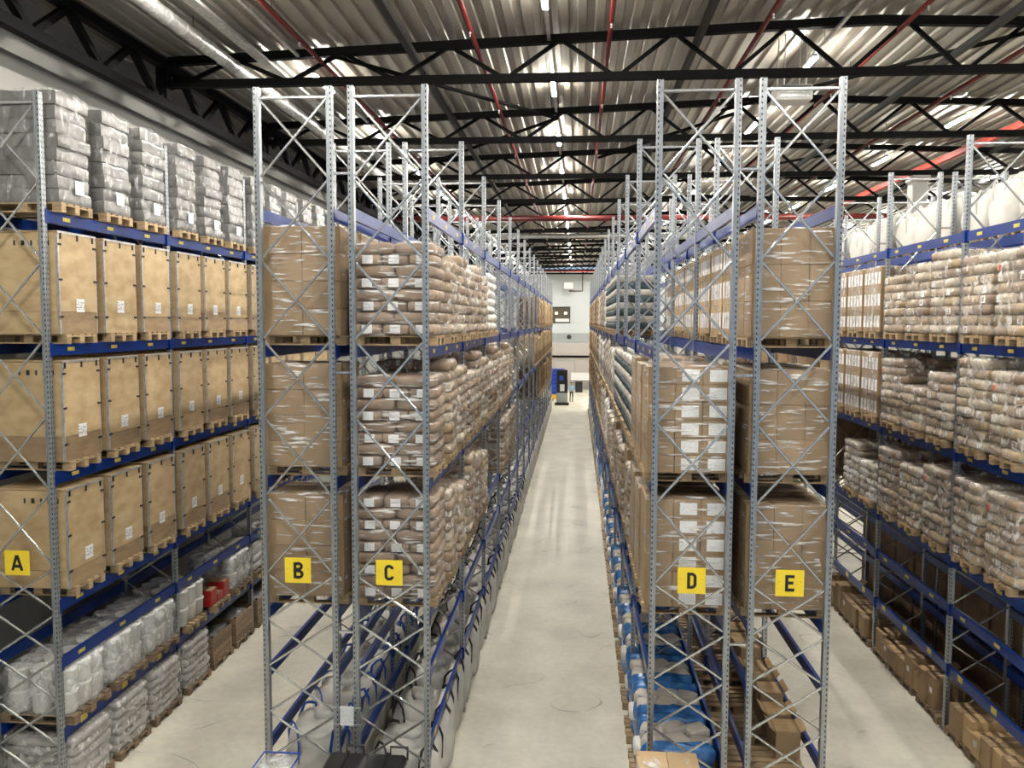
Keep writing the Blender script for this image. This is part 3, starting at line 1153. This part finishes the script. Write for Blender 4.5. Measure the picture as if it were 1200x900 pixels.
# ---- rack A
for k in range(5):
    for j in range(3):
        n = k * 3 + j
        v = n % 4
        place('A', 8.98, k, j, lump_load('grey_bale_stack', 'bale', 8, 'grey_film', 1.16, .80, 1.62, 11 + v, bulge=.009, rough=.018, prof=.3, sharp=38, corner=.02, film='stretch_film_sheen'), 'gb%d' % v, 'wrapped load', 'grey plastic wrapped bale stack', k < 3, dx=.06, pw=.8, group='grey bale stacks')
for lv in (7.04, 5.13, 3.20):
    for k in range(4 if lv > 4 else 3):
        for j in range(3):
            v = (k * 3 + j + int(lv)) % 6
            place('A', lv, k, j, crate(40 + v), 'cr%d' % v, 'crate', 'plywood crate with metal edges', k < 3, dx=.07, group='plywood crates')


def tub_load(rows, cols, layers, seed, film=True):
    def make():
        t = ob('tub_load', None)
        tub = lathe([(.13, 0), (.155, .03), (.165, .30), (.175, .31), (.178, .345), (.15, .352)], 'white_plastic', 14)
        for l in range(layers):
            for i in range(cols):
                for jj in range(rows):
                    ob('tub', tub, t, ((i - (cols - 1) / 2) * .37, (jj - (rows - 1) / 2) * .345, l * .357))
        if film:
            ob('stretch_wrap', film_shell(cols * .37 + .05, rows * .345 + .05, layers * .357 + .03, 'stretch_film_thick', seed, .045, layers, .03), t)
        return t
    return make


for j in range(3):
    place('A', 1.22, 0, j, tub_load(3, 3, 2, 3 + j), 'tub%d' % (j % 2), 'wrapped load', 'white wrapped tub load', True, True, dx=.05, group='white tub loads')
place('A', 1.22, 1, 0, tub_load(3, 3, 2, 9, False), 'tubopen', 'bucket load', 'stacked white lidded bucket load', True, dx=.05)


def red_boxes():
    t = ob('red_box_load', None)
    for i in range(3):
        for j in range(3):
            for l in range(1 if (i < 2 or j == 1) else 2):
                c = ob('red_box', box((.35, .30, .17), 'red_plastic', .01), t, ((i - 1) * .37, (j - 1) * .32, l * .172))
                ob('lid', box((.33, .28, .012), 'kraft', .002), c, (0, 0, .17))
    tub = lathe([(.13, 0), (.155, .03), (.165, .30), (.178, .31), (.178, .345), (.15, .352)], 'white_plastic', 14)
    for i in range(2):
        ob('bucket', tub, t, (-.37 + .37 * i, -.2, .185))
    return t


place('A', 1.22, 1, 1, red_boxes, 'redbox', 'box load', 'red box and white bucket load', True, dx=.05)
place('A', 1.22, 1, 2, tub_load(3, 3, 2, 5), 'tub1', 'wrapped load', 'white wrapped tub load', True, True, dx=.05, group='white tub loads')
place('A', 1.22, 2, 0, lump_load('white_sack_stack', 'sack_layer', 3, 'sack_white', 1.1, 1.0, .6, 77, lab=False), 'wss', 'wrapped load', 'low white sack stack', True, True)
place('A', 1.22, 2, 1, lump_load('white_sack_stack', 'sack_layer', 4, 'sack_white', 1.1, 1.0, .8, 78, lab=False), 'wss2', 'wrapped load', 'low white sack stack', True, True)
for n in range(4):
    place('A', 0, n // 3, n % 3, lump_load('grey_sack_stack', 'sack_layer', 6, 'sack_grey', 1.14, 1.04, .86, 90 + n % 2, 'stretch_film_wrinkled', lab=False), 'gs%d' % (n % 2), 'wrapped load', 'grey film wrapped sack stack', True, True, dx=.07, group='grey sack stacks on the floor')


def open_crate(seed, h=.55):
    def make():
        t = ob('open_crate', None)
        rr = random.Random(seed)
        for i in range(4):
            for s in (-1, 1):
                ob('side_board', box((1.14, .02, h / 4 - .012), 'old_wood'), t, (0, s * .47, i * h / 4))
                ob('end_board', box((.02, .92, h / 4 - .012), 'old_wood'), t, (s * .56, 0, i * h / 4))
        for sx in (-1, 1):
            for sy in (-1, 1):
                ob('corner_post', box((.05, .05, h + .02), 'dark_steel'), t, (sx * .535, sy * .44, 0))
        ob('filling', lump(1.06, .86, h * .95, 1, .03, seed, 'grey_film', ns=6, rough=.07, per=4, topdip=.12), t)
        return t
    return make


for n in (4, 5, 6, 7):
    place('A', 0, n // 3, n % 3, open_crate(n), 'oc%d' % (n % 2), 'crate', 'dark wooden crate holding clear plastic', True, True, dx=.05, group='dark floor crates')

# ---- rack B
for lv, hh in ((7.04, 1.56), (5.13, 1.50), (3.20, 1.52)):
    for j in range(2 if lv > 7 else 1):
        place('B', lv, 0, j, carton_load(2, 2, 4, 1.12, 1.0, hh, seed=int(lv)), 'cb%d' % int(lv), 'carton load', 'film wrapped plain brown carton load', True, dx=.04)
for n in range(2):
    place('B', 0, 0, n, bulk_bag(5 + n, 'bulk_white', 'strap_blue', 1.25), 'bbb%d' % n, 'bulk bag', 'white bulk bag with blue lifting straps', True, True, pal=False, dx=.12)
for n in range(2, 5):
    place('B', 0, n // 3, n % 3, bulk_bag(5 + n % 2, 'bulk_white', 'strap_blue', 1.25), 'bbb%d' % (n % 2), 'bulk bag', 'white bulk bag with blue lifting straps', True, True, pal=False, dx=.12)

# ---- rack C
cs = ('sack_brown',)
mixs = ('sack_cream', 'sack_tan', 'sack_brown', 'sack_brown')
for lv, slots, lay in ((7.04, 6, 8), (5.13, 12, 9), (3.20, 6, 9)):
    for n in range(slots):
        L = lay - (0 if n == 0 else (n * 7 + int(lv)) % 3 if lv < 7 else (n % 2))
        if n == 0 and lv < 7:
            L = 9 if lv < 4 else 8
        if n == 0:
            place('C', lv, 0, 0, sack_load(L, cs, film='stretch_film', labels='a', seed=1, wy=.94), 'sa%d' % L, 'sack load', 'labelled brown paper sack load', True, dx=.03)
        else:
            v = n % 3
            place('C', lv, n // 3, n % 3, sack_load(L, mixs, film='stretch_film_milky', wx=1.2, wy=.80, labels=None, seed=2 + v, orange=.03 * (v == 1), ends=True), 'sb%d_%d' % (L, v), 'sack load', 'film wrapped pale paper sack load', n < 9, dx=.05, pw=.84, group='sack loads in rack C')
for n in (9, 10, 11, 12):
    place('C', 3.20, n // 3, n % 3, sack_load(8, mixs, film='stretch_film_milky', wx=1.2, wy=.80, labels=None, seed=3, ends=True), 'sb8_1', 'sack load', 'film wrapped pale paper sack load', n < 9, dx=.05, group='sack loads in rack C')
for n in (6, 7):
    place('C', 7.04, n // 3, n % 3, lump_load('white_sack_stack', 'sack_layer', 7, 'sack_white', 1.1, 1.05, 1.35, 60 + n, lab=False, bulge=.05), 'ws%d' % n, 'sack load', 'white bag load', True, dx=.04)
rr = random.Random(3)
for lv in (7.04, 5.13, 3.20):
    for n in range(27 if lv > 6 else (24 if lv > 4 else 27), 48):
        m = rr.choice(('kraft', 'kraft_dark', 'sack_tan', 'kraft_pale'))
        h = rr.choice((1.3, 1.45, 1.55))
        place('C', lv, n // 3, n % 3, low_load(m, rr.choice((3, 5)), 1.14, 1.06, h, rr.randrange(3)), 'carton_load', 'carton load', 'brown wrapped carton load', False, dx=.03, group='far carton loads in rack C')
for n in range(48):
    if n < 18:
        v = n % 3
        place('C', 0, n // 3, n % 3, bulk_bag(21 + v, 'bulk_white', 'strap_black', 1.0 + .06 * v), 'bbc%d' % v, 'bulk bag', 'white bulk bag with black lifting straps', True, pal=False, dx=.12, dz=.0, group='bulk bags under rack C', rz=(0, .04, -.05)[n % 3])
    else:
        place('C', 0, n // 3, n % 3, low_load('bulk_white', 1, 1.0, 1.02, 1.1, n % 3), 'bulk_bag', 'bulk bag', 'white bulk bag', False, pal=False, dx=.1, group='bulk bags under rack C')

# ---- rack D
for lv, L in ((5.13, 6), (3.20, 6)):
    for n in range(3):
        if n == 0:
            place('D', lv, 0, 0, carton_load(3, 2, L, 1.14, 1.02, 1.5 if lv > 4 else 1.55, label='front', seed=4), 'cd%d' % int(lv), 'carton load', 'film wrapped labelled brown carton load', True, dx=-.04)
        else:
            place('D', lv, 0, n, carton_load(3, 2, 5, 1.14, 1.04, 1.42 + .05 * n, m='kraft', film='stretch_film_wrinkled', seed=5 + n), 'cd_%d' % n, 'carton load', 'film wrapped plain carton load', True, dx=-.05)


def teal_load(seed):
    def make():
        t = ob('bag_load', None)
        rr2 = random.Random(seed)
        for l in range(8):
            for i in range(2):
                for j in range(3):
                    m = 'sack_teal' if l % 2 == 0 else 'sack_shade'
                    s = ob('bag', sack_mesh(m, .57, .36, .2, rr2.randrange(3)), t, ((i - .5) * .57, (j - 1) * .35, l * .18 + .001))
        return t
    return make


for lv, bays in ((7.04, (3, 4)), (5.13, (1, 2))):
    for k in bays:
        for j in range(3):
            place('D', lv, k, j, teal_load(2), 'teal', 'bag load', 'dark teal and white bag load', k < 2, dx=-.04, group='teal bag loads')
for n in range(3, 12):
    v = n % 3
    if n % 4 == 0:
        place('D', 3.20, n // 3, n % 3, carton_load(2, 2, 3, 1.1, 1.0, 1.5, m='kraft', film='stretch_film', seed=8), 'cdt', 'carton load', 'tall brown carton load', n < 9, dx=-.04, group='carton loads in rack D')
    else:
        place('D', 3.20, n // 3, n % 3, sack_load(8, mixs, film='stretch_film_milky', wx=1.2, wy=.80, labels=None, seed=2 + v, ends=True), 'sb8_%d' % v, 'sack load', 'film wrapped pale paper sack load', n < 9, dx=-.04, group='sack loads in rack D')
for lv, a in ((7.04, 15), (5.13, 9), (3.20, 12)):
    for n in range(a, 48):
        m = rr.choice(('sack_cream', 'sack_white', 'kraft', 'sack_grey')) if n < 24 else rr.choice(('kraft', 'kraft_dark', 'sack_tan'))
        place('D', lv, n // 3, n % 3, low_load(m, 5, 1.14, 1.06, rr.choice((1.35, 1.5)), rr.randrange(3)), 'wrapped_load', 'wrapped load', 'film wrapped load', False, dx=-.03, group='far loads in rack D')


def blue_bag(seed):
    def make():
        t = ob('blue_wrapped_load', None)
        rr2 = random.Random(seed)
        ob('blue_sheet', lump(1.06, 1.06, .92, 3, .05, seed, 'blue_film', ns=7, rough=.05, per=5, corner=.1), t)
        for q in (-1, 1):
            ob('blue_sheet', lump(1.04, .2, .26, 1, .03, seed + q, 'blue_film', ns=5, rough=.05, per=5, corner=.1), t, (0, q * .44, .88))
        for i in range(3):
            for j in range(2):
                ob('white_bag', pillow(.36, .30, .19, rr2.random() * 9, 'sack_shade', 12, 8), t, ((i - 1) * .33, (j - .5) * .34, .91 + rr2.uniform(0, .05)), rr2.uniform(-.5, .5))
        ob('white_bag', sack_mesh('sack_white', .4, .3, .2, 1), t, (-.46, rr2.uniform(-.3, .3), .62), math.pi / 2)
        return t
    return make


for n in range(48):
    if n < 15:
        place('D', 0, n // 3, n % 3, blue_bag(30 + n % 3), 'blue%d' % (n % 3), 'wrapped load', 'blue film load topped with white bags', n < 9, dx=-.08, group='blue wrapped loads under rack D')
    else:
        place('D', 0, n // 3, n % 3, low_load(rr.choice(('bulk_grey', 'blue_film', 'sack_white')), 2, 1.1, 1.06, 1.0, n % 3), 'wrapped_load', 'wrapped load', 'low wrapped load', False, dx=-.05, group='low loads under rack D')

# ---- rack E
for lv, hh in ((7.04, 1.50), (5.13, 1.46), (3.20, 1.5)):
    place('E', lv, 0, 0, carton_load(3, 2, 3, 1.16, 1.02, hh, m='kraft', seed=6), 'ce%d' % int(lv), 'carton load', 'film wrapped large brown carton load', True, dx=.0)
    if lv < 7:
        place('E', lv, 0, 1, carton_load(3, 2, 3, 1.16, 1.02, hh, m='kraft', seed=6), 'ce%d' % int(lv), 'carton load', 'film wrapped large brown carton load', True, dx=.0)
for n in range(1, 9):
    place('E', 7.04, n // 3, n % 3, carton_load(2, 5, 3, 1.14, 1.08, 1.46, m='kraft_pale', film='stretch_film_wrinkled', label='side', side=-1, seed=7), 'cel', 'carton load', 'side labelled brown carton load', n < 9, dx=-.02, group='labelled carton loads in rack E')
# stacks of empty pallets and cartons on the floor of E
pile = [(12.40 + 1.08 * q, (6, 6, 6, 7, 7, 7, 8, 8)[q]) for q in range(8)]
for q, (y, n) in enumerate(pile):
    for i in range(n):
        o = put(lambda: pallet_proto('pallet_wood'), 'pal', 'empty wooden pallet, %s up in the %s pile from the front under rack E' % (nth(i), nth(q)), 'pallet', (2.80 + rng.uniform(-.02, .02), y + rng.uniform(-.02, .02), i * (PH + .002)), rng.uniform(-.02, .02), 'empty pallets piled under rack E')


def carton(s, m, name, label, loc, rz=0, group=None, open_=False, paper=True):
    t = thing(name, label, 'carton', loc, rz, group)
    ob('body', box(s, m, .005), t)
    ob('tape', box((s[0] - .01, .05, .002), 'tape'), t, (0, 0, s[2]))
    if paper:
        ob('paper_label', box((.003, .12, .1), 'paper_print'), t, (-s[0] / 2 - .001, 0, s[2] * .45))
    if open_:
        for sg in (-1, 1):
            o = ob('flap', box((s[0] * .96, s[1] * .45, .006), 'kraft_pale'), t, (0, sg * s[1] * .23, s[2] + .004))
            o.rotation_euler = (sg * -.0, 0, 0)
        for sg in (-1, 1):
            o = ob('flap', box((.006, s[1] * .9, s[0] * .3), 'kraft_pale'), t, (sg * (s[0] / 2 + .004), 0, s[2]))
            o.rotation_euler = (0, sg * .9, 0)
    return t


for q, (y, n) in enumerate(pile):
    for i in range(2):
        if q == 0 and i == 0:
            continue
        hh = (.46, .40, .52)[(q + i) % 3]
        carton((.36, .46, hh), 'kraft_pale' if (i + q) % 3 == 0 else 'kraft', 'carton', 'brown carton on the pallets under rack E, %s from the front' % nth(q * 2 + i - 1), (3.20, y - .24 + .5 * i, n * (PH + .002) + .004), 0, 'cartons on the pallets under rack E', paper=False, open_=(q < 6))

# ---- rack F
fm = ('sack_tan', 'sack_cream', 'sack_brown')
for lv, lays in ((7.04, (8, 8, 8, 9, 8, 7)), (5.13, (8, 8, 9, 7, 5, 8)), (3.20, (8, 8, 8, 8, 7, 8))):
    for n in range(1, 6):
        v = n % 2
        L = lays[n]
        place('F', lv, n // 3, n % 3, sack_load(L, ('sack_tan',) if (lv > 7 and n == 5) else fm, wx=1.16, wy=1.0, h=.168, labels='side', side=-1, seed=12 + v, orange=.02), 'sf%d_%d_%d' % (L, v, lv > 7 and n == 5), 'sack load', 'wrapped labelled tan sack load', True, dx=-.05, group='sack loads in the unsigned rack')
    for n in range(6, 9):
        if lv > 4:
            place('F', lv, 2, n - 6, carton_load(2, 5, 3, 1.14, 1.1, 1.45, m='kraft', film='stretch_film_wrinkled', label='side', side=-1, seed=9), 'cf', 'carton load', 'tall labelled brown carton load', True, dx=-.04, group='carton loads in the unsigned rack')
        elif n < 8:
            place('F', lv, 2, n - 6, sack_load((5, 7)[n - 6], ('sack_cream', 'sack_white'), wx=1.1, wy=1.0, labels=None, seed=14), 'sfw%d' % n, 'sack load', 'small pale wrapped sack load', True, dx=-.04)
for n in range(9, 21):
    for lv in (7.04, 5.13, 3.20):
        place('F', lv, n // 3, n % 3, low_load('kraft' if n % 2 else 'kraft_dark', 3, 1.12, 1.08, 1.4, n % 3), 'carton_load', 'carton load', 'brown carton load', False, dx=-.03, group='far carton loads in the unsigned rack')
# cartons standing in a row on pallets on the floor
yy = 12.9
i = 0
while yy < 22.6:
    wy = rng.choice((.28, .34, .40, .46))
    hh = rng.choice((.38, .45, .52, .6))
    if not any(abs(yy + wy / 2 - (Y0 + BAY * q)) < wy / 2 + .13 for q in range(1, 4)):
        carton((.55, wy, hh), rng.choice(('kraft', 'kraft_pale', 'kraft')), 'carton', 'brown carton on floor pallets of the unsigned rack, %s from the front' % nth(i), (6.98 + rng.uniform(-.05, .03), yy + wy / 2, PH + .003), 0, 'floor cartons under the unsigned rack', open_=(i % 4 == 3), paper=(i % 3 == 0))
        i += 1
    yy += wy + .03
for n in range(1, 9):
    pallet((RACK_X['F'], slot_y(n // 3, n % 3), .0005), 'the floor cartons of the unsigned rack, %s from front' % nth(n), True, True)
# ---- rack G: white bulk bags on top, dark cartons below
for n in range(1, 13):
    place('G', 8.98, n // 3, n % 3, bulk_bag(50 + n % 3, 'bulk_white', 'bulk_white', .88 + .12 * (n % 2)), 'bbg%d' % (n % 3), 'bulk bag', 'bulging white bulk bag', n < 6, group='white bulk bags on top shelf')
for lv, hh in ((7.04, 1.3), (5.13, 1.3), (3.20, 1.3), (2.32, .55), (1.22, .78), (0, .85)):
    for n in range(1, 10):
        place('G', lv, n // 3, n % 3, carton_load(2, 3, 3 if hh > 1 else 2, 1.12, 1.06, hh, m='kraft_dark', film=None, label='side' if hh > 1 else None, side=-1, seed=10), 'cg%.2f' % hh, 'carton load', 'dark brown carton load', n < 6 and lv < 3, group='carton loads in the backing rack')

# ------------------------------------------------------------------ foreground loads by the rack ends
t = thing('carton_load', 'pale brown carton stack wrapped in clear film before the rack D end', 'carton load', (1.23, 10.4, 0))
for i in range(2):
    for j in range(2):
        for k in range(4):
            ob('carton', box((.395, .575, .38), 'kraft_pale', .006), t, ((i - .5) * .40, (j - .5) * .58, .146 + k * .382))
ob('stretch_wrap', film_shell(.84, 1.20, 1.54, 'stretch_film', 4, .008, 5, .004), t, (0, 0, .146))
pt = pallet((1.23, 10.4, 0), 'the pale carton stack before the rack D end', True)
pt.scale = (.7, 1.2, 1)


def container():
    t = thing('bulk_container', 'black plastic bulk container with a strapped lid before the rack C end', 'container', (-2.84, 10.66, 0))
    ob('tank', box((1.02, .92, 1.24), 'black_plastic', .04), t)
    ob('lid', box((1.1, .98, .16), 'black_plastic', .05), t, (0, 0, 1.24))
    for x in (-.28, .28):
        ob('lid_rib', box((.05, .92, .03), 'black_plastic', .01), t, (x, 0, 1.395))
    for sx in (-.2, .42):
        pts = [(sx - .12, .49, 1.30), (sx - .12, .52, 1.47), (sx + .12, .52, 1.47), (sx + .12, .49, 1.30)]
        ob('handle', path_tube(pts, .018, 'black_plastic'), t)
    return t


container()
t = thing('clear_bag_crate', 'crate covered with a clear plastic bag with blue edges before rack B', 'crate', (-4.04, 10.62, 0))
ob('body', box((.46, .78, 1.22), 'bulk_grey', .02), t)
ob('cover', lump(.52, .86, 1.36, 3, .01, 3, 'clear_bag', rough=.02), t)
for s in (-1, 1):
    ob('blue_edge', path_tube([(s * .26, -.43, 1.39), (s * .26, .43, 1.39)], .012, 'blue_plastic'), t)
    ob('blue_edge', path_tube([(-.26, s * .43, 1.39), (.26, s * .43, 1.39)], .012, 'blue_plastic'), t)

# ------------------------------------------------------------------ far end of the central aisle
f = thing('reach_truck', 'black and yellow reach truck standing at the far end of the central aisle', 'forklift', (-1.28, 74.4, 0))
ob('chassis', box((1.0, 1.9, .85), 'yellow_paint', .05), f, (0, 1.0, .12))
ob('bumper', box((1.24, .35, .22), 'dark_steel', .03), f, (0, -.1, .04))
ob('rear_panel', box((.96, .08, .85), 'panel_grey', .02), f, (0, .02, .25))
for s in (-1, 1):
    ob('mast_post', box((.12, .18, 2.9), 'black_plastic', .01), f, (s * .42, .1, .2))
    ob('guard_post', box((.07, .07, 1.2), 'black_plastic'), f, (s * .45, 1.6, .95))
    ob('wheel', tube((s * .5, .35, .16), (s * .34, .35, .16), .16, 'rubber', 14), f)
    ob('wheel', tube((s * .5, 1.6, .16), (s * .34, 1.6, .16), .16, 'rubber', 14), f)
    ob('fork', box((.12, 1.1, .05), 'dark_steel'), f, (s * .25, 2.4, .08))
ob('mast_head', box((.96, .2, .25), 'black_plastic', .01), f, (0, .1, 2.9))
ob('mast_plate', box((.74, .05, 1.9), 'black_plastic'), f, (0, .12, 1.05))
ob('screen', box((.36, .02, .42), 'blue_plastic'), f, (-.05, .075, 2.2))
ob('instruction_sheet', box((.40, .02, .60), 'paper_plain'), f, (.02, .075, 1.25))
ob('overhead_guard', box((1.0, 1.6, .06), 'black_plastic'), f, (0, .85, 2.15))

# person behind the truck
vs = [(0, 0, .98), (0, 0, 1.2), (0, .0, 1.42), (0, 0, 1.52), (0, -.01, 1.60), (0, -.02, 1.72),
      (.2, 0, 1.42), (.25, -.02, 1.15), (.24, -.2, .95), (.23, -.27, .92),
      (-.2, 0, 1.42), (-.25, -.02, 1.15), (-.24, -.2, .95), (-.23, -.27, .92),
      (.1, 0, .92), (.11, -.02, .5), (.11, .03, .09), (.11, -.1, .04),
      (-.1, 0, .92), (-.11, .02, .5), (-.11, .08, .09), (-.11, -.05, .04)]
es = [(0, 1), (1, 2), (2, 3), (3, 4), (4, 5), (2, 6), (6, 7), (7, 8), (8, 9), (2, 10), (10, 11), (11, 12), (12, 13), (0, 14), (14, 15), (15, 16), (16, 17), (0, 18), (18, 19), (19, 20), (20, 21)]
rad = [.16, .15, .15, .06, .09, .085, .07, .05, .038, .04, .07, .05, .038, .04, .095, .07, .05, .045, .095, .07, .05, .045]
me = bpy.data.meshes.new('person')
me.from_pydata(vs, es, [])
po = bpy.data.objects.new('person', me)
COL.objects.link(po)
md = po.modifiers.new('skin', 'SKIN')
for i, v in enumerate(me.skin_vertices[0].data):
    v.radius = (rad[i], rad[i] * .85)
    v.use_root = (i == 0)
po.modifiers.new('sub', 'SUBSURF').levels = 2
dg = bpy.context.evaluated_depsgraph_get()
dg.update()
pm = bpy.data.meshes.new_from_object(po.evaluated_get(dg))
for nm in ('shirt_blue', 'trousers', 'skin', 'rubber'):
    pm.materials.append(MATS[nm])
for p in pm.polygons:
    c = p.center
    p.use_smooth = True
    p.material_index = 3 if c.z < .1 else 1 if c.z < .97 and abs(c.x) < .22 and c.y > -.15 else 2 if (c.z > 1.5 or (c.z < 1.12 and (c.y < -.1 or abs(c.x) > .2))) else 0
bpy.data.objects.remove(po)
po = ob('person', pm, None, (-.46, 77.2, 0.02), .3)
tag(po, 'person in a light blue shirt and dark trousers standing behind the reach truck', 'person')
ob('hair', lump(.19, .2, .1, 1, .03, 2, 'hair', ns=4, rough=.01, per=4, corner=.3), po, (0, 0, 1.74))

# stacked blue crates, bin and table by the far wall
for i in range(2):
    for l in range(6):
        t = thing('plastic_crate', 'blue plastic crate, %s up in the %s stack beyond the reach truck' % (nth(l), ('left', 'right')[i]), 'crate', (-2.05 + i * .62, 79, .6 + l * .402), 0, 'blue plastic crates')
        ob('body', box((.6, .5, .30), 'blue_plastic', .01), t)
        ob('rim', box((.61, .51, .08), 'blue_plastic', .01), t, (0, 0, .31))
        ob('grip', box((.2, .01, .07), 'black_ink'), t, (0, -.252, .17))
t = thing('yellow_trolley', 'yellow flat trolley carrying the blue plastic crates', 'trolley', (-1.74, 79, 0))
ob('deck', box((1.3, .8, .42), 'yellow_paint', .02), t, (0, 0, .16))
for sx in (-1, 1):
    ob('wheel', tube((sx * .5, -.3, .08), (sx * .42, -.3, .08), .08, 'rubber', 10), t)
    ob('wheel', tube((sx * .5, .3, .08), (sx * .42, .3, .08), .08, 'rubber', 10), t)
t = thing('waste_bin', 'black bin standing by the far wall near the white bench', 'bin', (.25, 88.5, 0))
ob('body', box((.75, .7, 1.05), 'black_plastic', .04), t)
ob('lid', box((.8, .75, .12), 'black_plastic', .03), t, (0, 0, 1.05))
t = thing('white_bench', 'white work bench standing against the far wall behind the black bin', 'bench', (.9, 90.6, 0))
ob('top', box((3.0, .9, .06), 'lamp_house'), t, (0, 0, 1.15))
for sx in (-1.4, 1.4):
    for sy in (-.35, .35):
        ob('leg', box((.06, .06, 1.15), 'lamp_house'), t, (sx, sy, 0))
ob('back_board', box((3.0, .04, .7), 'lamp_house'), t, (0, .43, 1.21))
# window to the next hall and doors in the far wall
w1 = ob('window_1', None, None, (-1.8, YF - .06, 7.25))
w1['kind'] = 'structure'
ob('frame', box((2.1, .06, 1.75), 'dark_steel'), w1)
ob('pane', box((1.9, .02, 1.55), 'glass_pane'), w1, (0, -.035, .1))
for x in (-.45, .55):
    ob('lit_lamp', box((.3, .015, .22), 'warm_glow'), w1, (x, -.05, .95))
ob('sill', box((1.5, .1, .35), 'lamp_house'), w1, (.2, -.06, .12))
d1 = ob('door_1', None, None, (-1.3, YF - .09, 0.0))
d1['kind'] = 'structure'
for x in (-1.1, 1.1):
    ob('jamb', box((.06, .05, 3.1), 'panel_grey'), d1, (x, 0, 0))
ob('head', box((2.26, .05, .08), 'panel_grey'), d1, (0, 0, 3.1))
ob('leaf', box((2.1, .03, 3.05), 'door_white'), d1, (0, .01, .02))
ob('handle', box((.04, .05, .3), 'dark_steel'), d1, (.85, -.03, 1.1))
tag(ob('round_speaker', lathe([(.25, 0), (.25, .08), (.2, .1)], 'black_plastic', 16), None, (-.85, YF - .06, 5.75)), 'small round black fixture on the grey band of the far wall', 'fixture').rotation_euler = (math.pi / 2, 0, 0)
t = thing('wall_heater', 'white heater box high on the far wall under the red pipe', 'heater', (-.95, YF - .8, 10.9))
ob('casing', box((1.0, .7, .7), 'lamp_house', .04), t)
ob('bracket', box((.2, .15, .3), 'dark_steel'), t, (0, .42, .2))
ob('drop_pipe', path_tube([(.55, YF - .08, 12.7), (.55, YF - .08, 10.7), (-.9, YF - .08, 10.7)], .06, 'red_pipe'), wall_far)

# distant pallets under the far loads, past what can be told apart
bm = bmesh.new()
for (x, y, z) in FARP:
    bm_box(bm, (x, y, z + .122), (PW, PD, .044))
    for dx in (-.5, 0, .5):
        for dy in (-.43, 0, .43):
            bm_box(bm, (x + dx, y + dy, z + .061), (.145, .14, .079))
    for dy in (-.43, 0, .43):
        bm_box(bm, (x, y + dy, z + .011), (PW, .14, .022))
tag(ob('distant_pallets', finish('distant_pallets', bm, 'pallet_wood'), kind='stuff'), 'rows of wooden pallets under the distant loads in the racks', 'pallets')
